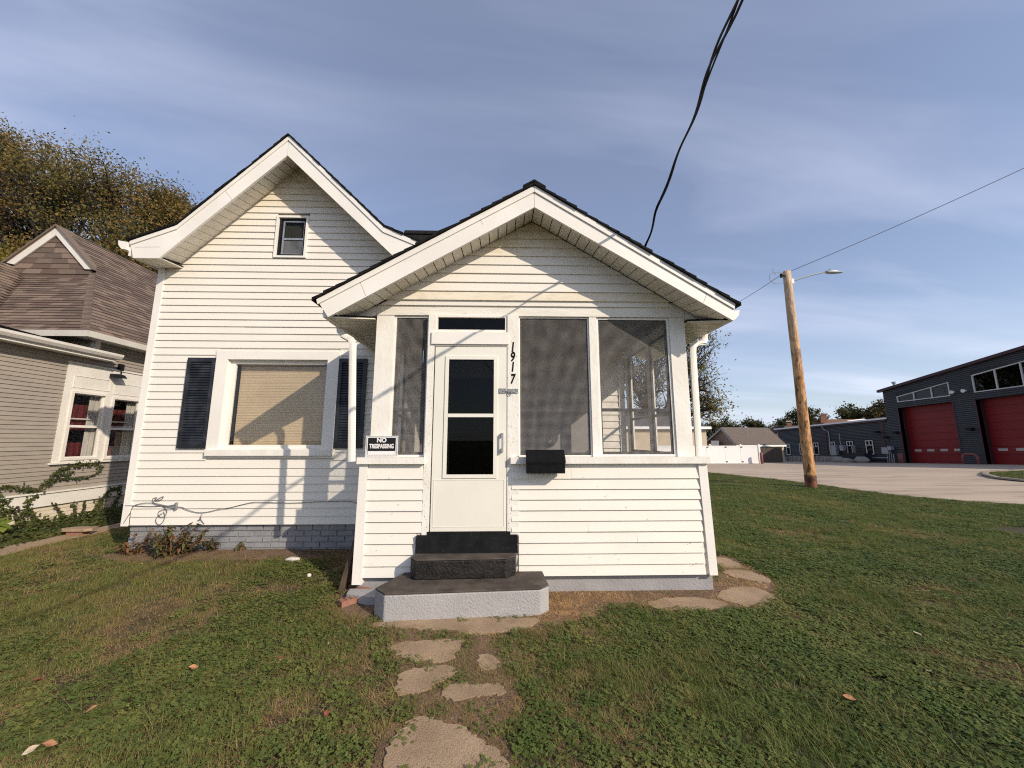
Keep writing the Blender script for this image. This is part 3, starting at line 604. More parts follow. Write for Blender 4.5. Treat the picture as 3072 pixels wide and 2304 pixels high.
part('downspout', spout([(2.60, 4.55, 2.97), (2.60, 4.55, 2.90), (2.57, 4.53, 2.85), (2.50, 4.50, 2.835), (2.44, 4.48, 2.82), (2.395, 4.46, 2.78), (2.385, 4.46, 2.70), (2.375, 4.50, .15)], .078), M['trim'], H)
# screens
def screen(x0, x1, z0, z1, y, fr, rail=None, edge=None, label=None):
    s = part('screen', frame(x0, x1, z0, z1, fr, y-.012, y+.02), M['trim'] if edge is None else edge, H, label=label)
    x0 += fr; x1 -= fr; z0 += fr; z1 -= fr; p = .0127; w = .0018
    if edge is None: part('inner_frame', frame(x0, x1, z0, z1, .020, y+.012, y+.03, wb=.03), M['alu'], s)
    mb = MB(); n = int((x1-x0)/p)
    for i in range(1, n):
        x = x0+i*p+.0006*math.sin(i*.5); mb.hexa([(x-w/2, y, z0), (x+w/2, y, z0), (x+w/2, y+.0012, z0), (x-w/2, y+.0012, z0), (x-w/2, y, z1), (x+w/2, y, z1), (x+w/2, y+.0012, z1), (x-w/2, y+.0012, z1)])
    for i in range(1, int((z1-z0)/p)):
        z = z0+i*p; dz = .0018*math.sin(i*.11+x0*4); mb.hexa([(x0, y+.0013, z-w/2), (x1, y+.0013, z-w/2+dz), (x1, y+.0025, z-w/2+dz), (x0, y+.0025, z-w/2), (x0, y+.0013, z+w/2), (x1, y+.0013, z+w/2+dz), (x1, y+.0025, z+w/2+dz), (x0, y+.0025, z+w/2)])
    part('wire_mesh', mb, M['wire'], s, kind='stuff')
    if rail: part('rail', MB().box(x0, x1, y+.006, y+.03, rail, rail+.036), M['alu'], s)
    return s
screen(-1.270, -.860, 1.434, 3.079, PY+.03, .022, 1.945, label='narrow insect screen left of the storm door')
screen(.197, 1.038, 1.434, 3.079, PY+.03, .016, 1.945, label='wide insect screen right of the storm door')
screen(1.130, 2.010, 1.434, 3.079, PY+.03, .024, 1.95, label='insect screen at the right end of the porch')
# transom, header, storm door
tr = part('transom', frame(-.780, .062, 2.868, 3.079, .026, PY-.03, PY+.03, wb=.034), M['paint_old'], H)
part('pane', MB().box(-.754, .036, PY+.0, PY+.004, 2.902, 3.053), M['glassd'], tr)
part('door_header', MB().box(-.815, .078, PY-.066, PY-.0465, 2.72, 2.862), M['trim'], H)
part('door_header', MB().box(-.781, .063, PY-.045, PY+.03, 2.70, 2.867), M['trim'], H)
sd_ = part('storm_door', MB().box(-.768, -.625, PY-.045, PY-.01, .645, 2.69).box(-.075, .055, PY-.045, PY-.01, .645, 2.69).box(-.625, -.075, PY-.045, PY-.01, .645, 1.235).box(-.625, -.075, PY-.045, PY-.01, 2.555, 2.69), M['door'], H)
part('glass_trim', frame(-.648, -.052, 1.205, 2.58, .04, PY-.056, PY-.0455), M['door'], sd_)
part('mid_rail', MB().box(-.607, -.093, PY-.056, PY-.02, 1.876, 1.915), M['door'], sd_)
part('glass_pane', MB().box(-.625, -.075, PY-.024, PY-.02, 1.914, 2.556), M['glassd'], sd_)
part('glass_pane', MB().box(-.625, -.075, PY-.03, PY-.026, 1.236, 1.877), M['glassd'], sd_)
part('kick_panel_edge', frame(-.745, .032, .69, 1.19, .006, PY-.048, PY-.0455), M['door'], sd_)
part('handle', MB().box(-.004, .020, PY-.085, PY-.046, 1.49, 1.53).box(-.004, .020, PY-.085, PY-.046, 1.66, 1.70).box(-.003, .019, PY-.10, PY-.085, 1.49, 1.70), M['lampgrey'], sd_)
hp = part('door_hasp', MB().box(-.035, .045, PY-.052, PY-.046, 2.145, 2.205).box(.075, .185, PY-.056, PY-.046, 2.150, 2.200).box(.05, .13, PY-.066, PY-.057, 2.165, 2.185), M['brass'], H)
part('padlock_ring', MB().tube([(.09+.02*math.cos(t), PY-.06, 2.15+.025*math.sin(t)) for t in np.linspace(0, 6.28, 12)], .004, 5), M['brass'], hp)
for ch, z in zip('1917', (2.688, 2.572, 2.452, 2.312)):
    text('house_number', ch, .155, (.122, PY-.047, z), M['mailbox'], H, off=.0045, sx=.68, shear=.15)
part('porch_foundation', MB().box(-1.54, 2.32, PY+.02, PY+.2, -.05, .165), M['gray'], H)
part('porch_foundation', MB().box(2.25, 2.32, PY+.2, 6.1, -.05, .165).box(-1.54, -1.48, PY+.2, HY, -.05, .165), M['gray'], H)
part('under_porch', MB().box(-1.5, 2.25, PY+.05, PY+.08, .1, .6), M['dark'], H)
part('foundation_footing', MB().pxy([(-1.58, 4.19), (-1.0, 4.16), (-1.06, 3.95), (-1.35, 3.98), (-1.56, 4.06)], -.03, .085), M['gray'], H)

M['seam'] = mat('trim_seam', (.30, .27, .23), .8)
def seam(xa, za, xb, zb, y, w=.0045):
    d = Vector((xb-xa, 0, zb-za)).normalized(); n = Vector((d.z, 0, -d.x))*w/2; a, b = Vector((xa, y, za)), Vector((xb, y, zb)); o = Vector((0, -.0008, 0))
    part('seam', MB().prism([a+n, b+n, b-n, a-n], [a+n+o, b+n+o, b-n+o, a-n+o]), M['seam'], H)
seam(-4.05, 5.22, -3.93, 5.07, RY); seam(-5.2, 4.32, -4.86, 4.33, RY); seam(-1.55, 3.335, -1.47, 3.16, QY); seam(-.26, 4.09, -.22, 4.01, QY); seam(2.28, 3.265, 2.22, 3.12, QY-.003)
seam(AX+.04, 6.07, AX+.14, 5.96, RY-.004, .003)
M['chip'] = mat('bare_chip', (.16, .13, .10), .9)
mb = MB(); rgc = random.Random(11)
for _ in range(46):
    x, z = rgc.choice(((rgc.uniform(-1.44, -.88), rgc.uniform(.2, 1.33)), (rgc.uniform(.2, 2.2), rgc.uniform(.2, 1.33)), (rgc.uniform(.2, 2.2), rgc.uniform(.2, .5)))); w, h = rgc.uniform(.004, .022), rgc.uniform(.002, .006)
    mb.add([(x, PY-.0575, z), (x+w, PY-.0575, z+h*.3), (x+w*.8, PY-.0575, z+h), (x+w*.1, PY-.0575, z+h*.8)], [(0, 1, 2, 3)])
for _ in range(150):
    x0, x1 = rgc.choice(((.066, .19), (-.856, -.784), (.066, .19))); x, z = rgc.uniform(x0, x1-.008), .65+2.2*rgc.random()**1.4; w, h = rgc.uniform(.002, .007), rgc.uniform(.004, .018)
    mb.add([(x, PY-.0458, z), (x+w, PY-.0458, z+h*.2), (x+w*.9, PY-.0458, z+h), (x+w*.2, PY-.0458, z+h*.8)], [(0, 1, 2, 3)])
part('paint_chips', mb, M['chip'], H, kind='stuff')
# ---------------- steps
S = thing('front_steps', 'two step concrete stoop with black painted treads and grey front below the door', 'steps', (-.4, 4, 0))
low = [(-1.02, 4.19), (-1.19, 3.78), (-1.06, 3.645), (.372, 3.735), (.462, 3.82), (.44, 4.19)]
o = part('lower_step', MB().pxy(low, -.03, .222), M['graystep'], S); bevel(o, .012)
lt = [(x*1.004-.0, y-.004) for x, y in low]
o = part('lower_tread', MB().pxy(low, .2225, .240), M['blacktop'], S); bevel(o, .008)
up = [(-.915, 4.19), (-.925, 4.03), (-.86, 3.955), (.05, 3.985), (.145, 4.06), (.165, 4.19)]
o = part('upper_step', MB().pxy(up, .2405, .420), M['blackface'], S); bevel(o, .012)
o = part('upper_tread', MB().pxy(up, .4205, .432), M['blacktop'], S); bevel(o, .006)
part('black_riser', MB().box(-.905, .175, PY-.085, PY-.0505, .4325, .612), M['black'], S)
part('threshold', MB().box(-.80, .10, PY-.05, PY+.05, .60, .643), M['black'], S)

# ---------------- mailbox, sign
mx0, mx1, mz0, mz1 = .268, .680, 1.268, 1.508
my = PY-.10
MBX = thing('mailbox', 'black metal wall mailbox hung on the sill right of the door', 'mailbox', (.47, my, 1.27))
o = part('box', MB().prism([(mx0, my-.001, mz0), (mx0, my-.001, mz1), (mx0, my-.045, mz1), (mx0, my-.125, mz1-.11), (mx0, my-.125, mz0)], [(mx1, my-.001, mz0), (mx1, my-.001, mz1), (mx1, my-.045, mz1), (mx1, my-.125, mz1-.11), (mx1, my-.125, mz0)]), M['mailbox'], MBX); bevel(o, .004)
o = part('lid', MB().prism([(mx0-.006, my-.04, mz1+.008), (mx0-.006, my-.135, mz1-.105), (mx0-.006, my-.135, mz1-.135), (mx0-.006, my-.128, mz1-.11), (mx0-.006, my-.038, mz1+.001)], [(mx1+.006, my-.04, mz1+.008), (mx1+.006, my-.135, mz1-.105), (mx1+.006, my-.135, mz1-.135), (mx1+.006, my-.128, mz1-.11), (mx1+.006, my-.038, mz1+.001)]), M['mailbox'], MBX)
SG = thing('no_trespassing_sign', 'black and white NO TRESPASSING sign leaning in the narrow porch screen', 'sign', (-1.33, PY-.03, 1.433))
sy = PY-.035
M['signw'] = mat('sign_white', (.74, .71, .69), .4); M['signb'] = mat('sign_black', (.008, .008, .009), .35)
part('plate', MB().box(-1.512, -1.155, sy, sy+.003, 1.434, 1.667), M['signw'], SG)
part('border', frame(-1.503, -1.164, 1.443, 1.658, .004, sy-.0012, sy-.0002), M['signb'], SG)
part('black_field', MB().box(-1.487, -1.180, sy-.0012, sy-.0002, 1.503, 1.645), M['signb'], SG)
part('border', frame(-1.487, -1.180, 1.455, 1.503, .003, sy-.0012, sy-.0002), M['signb'], SG)
text('lettering', 'NO', .066, (-1.336, sy-.0022, 1.617), M['signw'], SG, off=.003, sx=1.0, ext=.0008)
text('lettering', 'TRESPASSING', .064, (-1.334, sy-.0022, 1.551), M['signw'], SG, off=.0028, sx=.70, ext=.0008)

# ---------------- service drop cable and coax
c0 = np.array([2.35, 6.9]); c1 = np.array([1.387, 1.79]); pl = c1-c0
def onPlane(px, py):                            # where a sight line meets the upright plane the cable hangs in
    d = ray(px, py); nrm = np.array([pl[1], -pl[0]]); t = ((c0-CAM[:2])@nrm)/(d[:2]@nrm); return CAM+d*t
cp = [onPlane(*p) for p in ((1935, 745), (1991.6, 568), (2051, 430), (2115, 256), (2212, 5))]
ys = [p[1] for p in cp]; zz = np.polyfit(ys, [p[2] for p in cp], 2)
def cable(y): t = (y-c0[1])/pl[1]; return Vector((c0[0]+pl[0]*t, y, float(np.polyval(zz, y)) if 0 < y < 8 else 0))
path3 = [Vector((2.42, 6.9, cable(6.9).z)) if False else cable(y) for y in np.linspace(6.9, .3, 90)]
dlast = path3[-1]-path3[-2]
for i in range(90): dlast = dlast+Vector((0, 0, .0006)); path3.append(path3[-1]+dlast*2)
CB = thing('service_cable', 'black twisted overhead service cable running from the porch roof over the lawn', 'cable', tuple(path3[0]))
cum = 0; 
for s in range(3):
    pts = []; cum = 0
    for i, p in enumerate(path3):
        if i: cum += (p-path3[i-1]).length
        amp = .011+.006*math.sin(cum*1.3)+.004*math.sin(cum*4.1); ph = cum*4.4+.8*math.sin(cum*1.1)+s*2.1
        pts.append(p+Vector((math.cos(ph), 0, math.sin(ph)))*amp+Vector((.011*math.sin(cum*7.5)+.007*math.sin(cum*3.1+1), 0, 0)))
    part('strand', MB().tube(pts, .0088 if s < 2 else .007, 6), M['mesh_cable'], CB, smooth=True)
part('mast_clamp', MB().box(2.30, 2.40, 6.85, 6.95, path3[0].z-.06, path3[0].z+.05).tube([(2.35, 6.9, 3.9), (2.35, 6.9, path3[0].z)], .03, 8), M['metal'], CB)
z7 = (360, 1480, 2.91)
def cx_path(pts, off=.03): return [tuple(onY(z7[0]+x/z7[2], z7[1]+y/z7[2], HY-off)) for x, y in pts]
def smooth3(pts, k=5):
    P = [np.array(pts[0])]+[np.array(p) for p in pts]+[np.array(pts[-1])]; out = []
    for i in range(1, len(P)-2):
        for t in np.linspace(0, 1, k, endpoint=False):
            a, b, c, d = P[i-1:i+3]; out.append(.5*((2*b)+(-a+c)*t+(2*a-5*b+4*c-d)*t*t+(-a+3*b-3*c+d)*t**3))
    return out+[P[-2]]
CX = thing('coaxial_cable', 'thin grey coaxial cable drooping along the lower siding left of the porch', 'cable', tuple(onY(560, 1520, HY-.03)))
for pts in ([(500, 118), (540, 122), (590, 145), (660, 165), (720, 168), (780, 160), (860, 140), (960, 125), (1060, 100), (1170, 78), (1300, 80), (1500, 84), (1700, 75), (1850, 72), (1960, 68), (2040, 75), (2085, 100)],
            [(45, 108), (120, 108), (250, 115), (360, 110), (430, 108), (485, 96)],
            [(80, 280), (88, 200), (100, 140), (130, 105), (190, 88), (260, 84), (330, 92), (400, 108), (485, 112)],
            [(485, 128), (420, 122), (370, 112), (310, 95), (285, 70), (290, 45), (320, 38), (300, 60)], [(310, 62), (350, 40), (378, 28), (360, 55), (300, 66)],
            [(330, 100), (380, 120), (408, 155), (390, 200), (350, 205), (332, 185), (345, 155), (400, 140), (485, 132)],
            [(380, 160), (390, 200), (380, 240), (350, 272), (325, 268), (312, 240), (325, 205), (370, 175)], [(715, 180), (700, 215), (720, 250), (735, 268)], [(712, 205), (690, 240), (700, 225), (675, 240)], [(30, 262), (70, 200), (90, 170)]):
    part('cable_run', MB().tube(smooth3(cx_path(pts)), .0042, 5), M['coax'], CX, smooth=True)
c = onY(z7[0]+493/z7[2], z7[1]+110/z7[2], HY-.03); part('splitter', MB().box(c[0]-.012, c[0]+.012, HY-.05, HY-.02, c[2]-.045, c[2]+.045), M['metal'], CX)

# ---------------- small things on the lawn
def lump(name, c, r, m, label, cat, squash=.5, seed=1, group=None):
    bm = MB(); v = []; n1_, n2_ = 7, 10
    rg = random.Random(seed); pts = [(c[0], c[1], c[2]+r[2])]
    for i in range(1, n1_):
        for k in range(n2_):
            t = math.pi*i/n1_; p = 2*math.pi*k/n2_; q = 1+rg.uniform(-.16, .16)
            pts.append((c[0]+r[0]*math.sin(t)*math.cos(p)*q, c[1]+r[1]*math.sin(t)*math.sin(p)*q, c[2]+r[2]*math.cos(t)*q))
    pts.append((c[0], c[1], c[2]-r[2])); fs = [(0, 1+k, 1+(k+1) % n2_) for k in range(n2_)]
    for i in range(n1_-2):
        for k in range(n2_): fs.append((1+i*n2_+k, 1+(i+1)*n2_+k, 1+(i+1)*n2_+(k+1) % n2_, 1+i*n2_+(k+1) % n2_))
    b = 1+(n1_-2)*n2_; fs += [(b+k, len(pts)-1, b+(k+1) % n2_) for k in range(n2_)]
    bm.add(pts, fs); o = part(name, bm, m, smooth=True); return setp(o, label, cat, group)
p = onG(877, 1683); lump('stone', (p[0], p[1], p[2]+.02), (.09, .045, .03), M['stone'], 'white flat stone lying on the lawn near the foundation', 'stone', seed=3)
p = onG(927, 1732); lump('stone', (p[0], p[1], p[2]+.02), (.025, .025, .025), M['stone'], 'small pale yellow round stone on the lawn before the porch corner', 'stone', seed=4)
def brick_obj(px, py, rz, tilt, label, sc=(.2, .095, .057), holes=True):
    p = onG(px, py); o = thing('loose_brick', label, 'brick', (p[0], p[1], p[2]), 'loose red bricks beside the steps')
    b = part('brick_body', MB().box(-sc[0]/2, sc[0]/2, -sc[1]/2, sc[1]/2, 0, sc[2]), M['redbrick']); b.parent = o; bevel(b, .004)
    if holes:
        mb = MB()
        for i in range(3):
            for j in (-.02, .02): mb.tube([(-.05+i*.05, j, sc[2]-.001), (-.05+i*.05, j, sc[2]+.0012)], .010, 8)
        h = part('core_hole', mb, M['dark']); h.parent = o; h['kind'] = 'stuff'
    o.rotation_euler = (tilt, 0, rz)
brick_obj(1050, 1812, .75, .0, 'red cored brick lying in the grass, nearer one of the pair by the steps')
brick_obj(1080, 1782, 1.0, .06, 'plain red brick half buried between the cored brick and the porch corner', holes=False)
brick_obj(1047, 1763, .3, 0, 'small red brick chip in the grass by the porch corner', sc=(.05, .03, .03), holes=False)
BD = thing('leaning_board', 'dark brown weathered board leaning against the left end of the porch', 'board', (-1.65, 4.35, .02))
part('plank', MB().hexa([(-1.72, 4.22, .03), (-1.66, 4.22, .03), (-1.66, 4.36, .03), (-1.72, 4.36, .03), (-1.60, 4.32, .62), (-1.575, 4.32, .62), (-1.575, 4.45, .62), (-1.60, 4.45, .62)]), M['wood'], BD)
# paving stone on bricks at the neighbour's
p = onG(233, 1606)
PV = thing('paving_slab', 'broken concrete paver resting on a red brick beside the ivy bed', 'paver', tuple(p))
a = [(p[0]+x, p[1]+y) for x, y in ((-.24, -.02), (-.10, .10), (.20, .10), (.24, -.03), (.18, -.09), (-.16, -.09))]
part('slab', MB().pxy(a, p[2]+.075, p[2]+.115), M['slab'], PV); part('brick_block', MB().box(p[0]-.12, p[0]+.12, p[1]-.06, p[1]+.05, p[2], p[2]+.074), M['redbrick'], PV)
lf = MB(); prof = [(0, 0), (.35, .28), (.5, .32), (.8, .18), (1, 0), (.8, -.2), (.5, -.34), (.3, -.25)]
lf.add([(x-.5, y, .12*abs(y)*2+.05*math.sin(x*7)) for x, y in prof]+[(0, 0, 0)], [(i, (i+1) % 8, 8) for i in range(8)])
lme = [lf.mesh('fallen_leaf', mat(n_, c_, .7, c2_, sc=40)) for n_, c_, c2_ in (('tan_leaf', (.42, .20, .09), (.3, .14, .07)), ('red_leaf', (.28, .07, .035), (.2, .06, .03)), ('pale_leaf', (.5, .42, .3), (.4, .3, .2)))]
LV = [(578, 2018, .10, 0, 'curled tan leaf'), (838, 1989, .06, 1, 'small reddish leaf with a white chip'), (838, 1996, .03, 2, 'tiny pale leaf scrap'), (272, 2147, .10, 0, 'long brown leaf'), (112, 2055, .09, 1, 'reddish brown leaf'), (615, 1816, .06, 0, 'small tan leaf below the bush'),
      (985, 1945, .04, 2, 'pale scrap right of the clover patch'), (980, 2160, .08, 1, 'small red leaf low down'), (88, 2274, .10, 2, 'pale strip of leaf near the lower corner'), (145, 2255, .11, 0, 'brown leaf near the lower corner'), (425, 1700, .04, 2, 'tiny yellow leaf'), (2457, 1597, .10, 2, 'flat grey scrap'), (2755, 1915, .10, 2, 'pale grass scrap'), (2550, 2113, .12, 0, 'tan leaf'), (32, 1820, .10, 0, 'brown leaf'), (2790, 2030, .08, 2, 'pale blade scrap')]
for i, (x, y, s_, k, nm) in enumerate(LV):
    p = onG(x, y); o = bpy.data.objects.new('fallen_leaf', lme[k]); COL.objects.link(o); o.location = (p[0], p[1], p[2]+.036); o.scale = (s_*.62, s_*.62, s_*.7); o.rotation_euler = (random.uniform(-.3, .3), random.uniform(-.3, .3), random.uniform(0, 6))
    where = 'on the lawn left of the steps' if x < 1100 else 'on the lawn right of the porch'
    setp(o, nm+' '+where, 'leaf', 'fallen leaves on the lawn')
# ------------------------------------------------------------------ neighbour's house
NX = -8.3
Nb = thing('neighbour_house', 'taupe lap sided house with a brown shingle roof left of the white house', 'house', (NX-2, 8, 0))
fN = lambda s, d, z: (NX+d, s, z)
wpan = (7.18, 9.35, 1.20, 3.08)
part('side_wall', walls(MB(), lambda s, d, z: (NX-d, s, z), 2.8, 13, .44, 3.62, [(7.33, 7.92, 1.26, 2.53), (8.09, 8.68, 1.245, 2.49), (2.8, 7.58, 3.26, 3.62)], .004, .10), M['nsiding'], Nb)
zz_ = [.685+.0745*i for i in range(40)]
clap(Nb, fN, [z for z in zz_ if z < 3.62]+[3.62], lambda z: (2.8, 12.9) if z < 3.24 else (7.6, 12.9), [wpan], M['nsiding'], proud=.019, seams=.1)
part('water_table', MB().box(NX, NX+.035, 2.8, 13, .43, .655), M['nwhite'], Nb)
part('ledge', MB().box(NX, NX+.06, 2.8, 13, .657, .685), M['nwhite'], Nb)
part('foundation', MB().box(NX-.1, NX-.02, 2.8, 13, -.1, .43), M['nbrick'], Nb)
bme = []
for k in range(3):
    j = lambda: random.uniform(-.004, .004)
    bme.append(MB().hexa([(.0, -.098, .004), (.012+j(), -.098, .004), (.012+j(), .098, .004), (0, .098, .004), (0, -.098, .068), (.012+j(), -.098, .068), (.012+j(), .098, .068), (0, .098, .068)]).mesh('brick', M['nbrick']))
for r in range(4):
    for c in range(24):
        inst('brick', random.choice(bme), Matrix.Translation((NX-.02, 4.6+c*.205+(.1 if r % 2 else 0), .115+r*.076)), Nb)
part('window_panel', walls(MB(), fN, 7.18, 9.35, 1.20, 3.08, [(7.33, 7.92, 1.26, 2.53), (8.09, 8.68, 1.245, 2.49)], .002, .03), M['nwhite'], Nb)
for a, b, c, d in ((7.30, 7.98, 2.62, 2.86), (8.06, 8.75, 2.58, 2.82)):
    part('panel_moulding', frame(a, b, c, d, .012, .030, .038, fn=fN), M['nwhite'], Nb)
part('panel_cap', MB().box(NX, NX+.05, 7.15, 9.4, 3.08, 3.11), M['nwhite'], Nb)
part('sill', MB().box(NX, NX+.06, 7.14, 9.35, 1.165, 1.20), M['nwhite'], Nb)
for a, b, c, d in ((7.33, 7.92, 1.26, 2.53), (8.09, 8.68, 1.245, 2.49)):
    w = part('window', frame(a-.035, b+.035, c-.03, d+.03, .045, .031, .05, fn=fN), M['nwhite'], Nb)
    mz = (c+d)/2-.03
    part('sash', frame(a, b, mz, d, .035, -.03, .01, fn=fN), M['nwhite'], w); part('sash', frame(a, b, c, mz+.03, .04, -.005, .028, fn=fN), M['nwhite'], w)
    part('pane', MB().box(NX-.012, NX-.008, a+.035, b-.035, mz+.03, d-.035), M['glass'], w)
    part('pane', MB().box(NX+.008, NX+.012, a+.035, b-.035, c+.04, mz), M['glass'], w)
    mb = MB(); n = 22; w0 = a+.02; w1 = a+(b-a)*.66
    def wavy(y0, y1, z0, z1, x, amp, n=18, scal=0):
        vs = []; fs = []
        for i in range(n+1):
            y = y0+(y1-y0)*i/n; xx = x+amp*math.sin(i*1.9); zb = z0+scal*abs(math.sin(i*.55))
            vs += [(xx, y, zb), (xx, y, z1)]
        for i in range(n): fs.append((2*i, 2*i+2, 2*i+3, 2*i+1))
        return MB().add(vs, fs)
    part('red_curtain', wavy(a, b, mz-.10, d-.22, NX-.13, .012, scal=.05), M['curtain'], w)
    part('red_curtain', wavy(a, b, c, mz-.3, NX-.20, .012, scal=.05), M['curtain'], w)
    part('white_curtain', wavy(b-(b-a)*.30, b+.05, c, d, NX-.09, .018), M['lace'], w)
    part('inner_rail', MB().box(NX-.08, NX-.06, a, b-.12, mz+.15, mz+.175), M['nwhite'], w)
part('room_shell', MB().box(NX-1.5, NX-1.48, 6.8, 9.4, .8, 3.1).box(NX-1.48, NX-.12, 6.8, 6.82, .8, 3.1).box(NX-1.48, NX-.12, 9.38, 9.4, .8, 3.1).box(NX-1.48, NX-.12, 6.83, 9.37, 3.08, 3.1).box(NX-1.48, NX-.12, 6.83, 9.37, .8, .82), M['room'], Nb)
# lower roof over the front addition
M['rollroof'] = mat('black_roll_roofing', (.008, .008, .008), 1., spec=.0)
part('lower_roof', MB().prism([(-8.05, 2.5, 3.37), (-11.5, 2.5, 4.27), (-11.5, 7.10, 4.27), (-8.8, 7.10, 3.565), (-8.05, 7.82, 3.37)], [(-8.05, 2.5, 3.39), (-11.5, 2.5, 4.29), (-11.5, 7.10, 4.29), (-8.8, 7.10, 3.585), (-8.05, 7.82, 3.39)]), M['rollroof'], Nb)
part('fascia', MB().box(-8.06, -8.035, 2.5, 7.78, 3.22, 3.37), M['nwhite'], Nb)
part('gutter', MB().prism([(-8.034, 2.5, 3.36), (-7.94, 2.5, 3.375), (-7.945, 2.5, 3.33), (-7.98, 2.5, 3.28), (-8.034, 2.5, 3.27)], [(-8.034, 7.84, 3.36), (-7.94, 7.84, 3.375), (-7.945, 7.84, 3.33), (-7.98, 7.84, 3.28), (-8.034, 7.84, 3.27)]), M['nwhite'], Nb)
part('eave_soffit', MB().box(-8.28, -8.06, 2.5, 7.78, 3.225, 3.24), M['nwhite'], Nb)
part('post', MB().box(-8.34, -8.24, 7.54, 7.64, 3.40, 3.62), M['nwhite'], Nb)
for i in range(5): part('siding_board', MB().hexa([(-11, 7.53, 3.40+i*.075), (-8.34, 7.53, 3.40+i*.075), (-8.34, 7.545, 3.40+i*.075), (-11, 7.545, 3.40+i*.075), (-11, 7.542, 3.475+i*.075), (-8.34, 7.542, 3.475+i*.075), (-8.34, 7.545, 3.475+i*.075), (-11, 7.545, 3.475+i*.075)]), M['nsiding'], Nb)
part('front_wall', MB().box(-12.5, -8.31, 7.55, 7.6, 3.3, 3.62), M['nsiding'], Nb)
# upper roof
EC = Vector((-8.0, 7.17, 3.70)); RZ = 7.0; RXn = -11.3
part('roof_deck', MB().prism([EC, (-11.3, 9.12, 5.65), (-11.3, 9.12, RZ), (-11.3, 14, RZ), (-8.0, 14, 3.7)], [EC-Vector((0, 0, .06)), (-11.3, 9.2, 5.6), (-11.3, 9.2, RZ-.06), (-11.3, 14, RZ-.06), (-8.0, 14, 3.64)]), M['roofblack'], Nb)
SQ = math.sqrt(.5); TABS = []
def tabs(O, u, v, ulim, nv, e=.125, wid=.30, up=.0):
    O, u, v = Vector(O), Vector(u), Vector(v); n = u.cross(v).normalized()
    if n.z < 0: n = -n
    for k in range(nv):
        v0, v1 = k*e, (k+1)*e+.01; a0, b0 = ulim(v0); a1, b1 = ulim(v1)
        off = random.uniform(0, wid); x = a0-off
        while x < b0:
            w = wid*random.choice((.6, 1, 1, 1.4)); p, q = max(x, a0), min(x+w, b0); x += w
            if q-p < .02: continue
            p1, q1 = (max(p, a1), min(q, b1)); 
            if q1 <= p1: p1 = q1 = (p1+q1)/2; q1 += .004
            t = .020+random.uniform(-.003, .005)
            P = lambda s, vv, h: tuple(O+u*s+v*vv+n*h)
            TABS.append(([P(p+.003, v0, 0), P(q-.003, v0, 0), P(q1-.003, v1, 0), P(p1+.003, v1, 0), P(p+.003, v0, t), P(q-.003, v0, t), P(q1-.003, v1, .003), P(p1+.003, v1, .002)], random.choices(range(4), (3, 4, 2, 3))[0], wid))
# front slope: u along -x from the corner, v up
tabs(EC, (-1, 0, 0), (0, SQ, SQ), lambda v: (v*SQ*1.12, 2.05+v*SQ), 23)
east = lambda v: (max(v*SQ*.86, 0) if v*SQ < 2.22 else (2.0), 6.5)
tabs(EC, (0, 1, 0), (-SQ, 0, SQ), east, 37)
tabs((-10.05, 7.17, 3.70), (0, -1, 0), (-SQ, 0, SQ), lambda v: (-v*SQ, 3.5), 25)
TABS.sort(key=lambda t: (Vector(t[0][0])-Vector((0, 0, 1.6))).length)
for vs, k, _ in TABS[:285]: part('shingle', MB().hexa(vs), SH[k], Nb)
mb = MB()
for vs, k, _ in TABS[285:]: mb.cur = k; mb.hexa(vs)
part('roof_shingles', mb, SH, Nb, kind='stuff')
part('roof_deck', MB().prism([(-8.0, 7.17, 3.685), (-10.05, 7.17, 3.685), (-12.3, 9.4, 5.9), (-11, 9.4, 5.9), (-10.2, 9.35, 5.86)], [(-8.0, 7.2, 3.65), (-10.05, 7.2, 3.65), (-12.3, 9.5, 5.8), (-11, 9.5, 5.8), (-10.2, 9.45, 5.8)]), SH[0], Nb)
part('roof_deck', MB().prism([(-10.05, 3.6, 3.69), (-10.05, 7.17, 3.69), (-12.3, 9.42, 5.93), (-12.3, 3.6, 5.93)], [(-10.1, 3.6, 3.6), (-10.1, 7.17, 3.6), (-12.3, 9.42, 5.83), (-12.3, 3.6, 5.83)]), SH[0], Nb)
part('rear_slope', MB().prism([(-11.3, 9.15, 6.98), (-11.3, 14, 6.98), (-13.5, 14, 4.8), (-13.5, 9.15, 4.8)], [(-11.3, 9.15, 6.93), (-11.3, 14, 6.93), (-13.5, 14, 4.75), (-13.5, 9.15, 4.75)]), SH[0], Nb)
hv = (Vector((-10.22, 9.1, 5.78))-EC)
for i in range(28):
    a = EC+hv*(i/28); b = EC+hv*((i+1.1)/28); w = .17+.012*(i % 2); up = Vector((0, 0, .035))
    L0, L1 = a+Vector((-w, 0, .0)), b+Vector((-w, 0, 0)); R0, R1 = a+Vector((0, w, 0)), b+Vector((0, w, 0)); h = Vector((0, 0, .012))
    part('hip_shingle', MB().add([L0+h, a+up, R0+h, L1+h, b+up*.4, R1+h, L0-h, a-h, R0-h], [(0, 1, 4, 3), (1, 2, 5, 4), (6, 7, 1, 0), (7, 8, 2, 1)]), SH[i % 4 if i % 4 != 1 else 3], Nb)
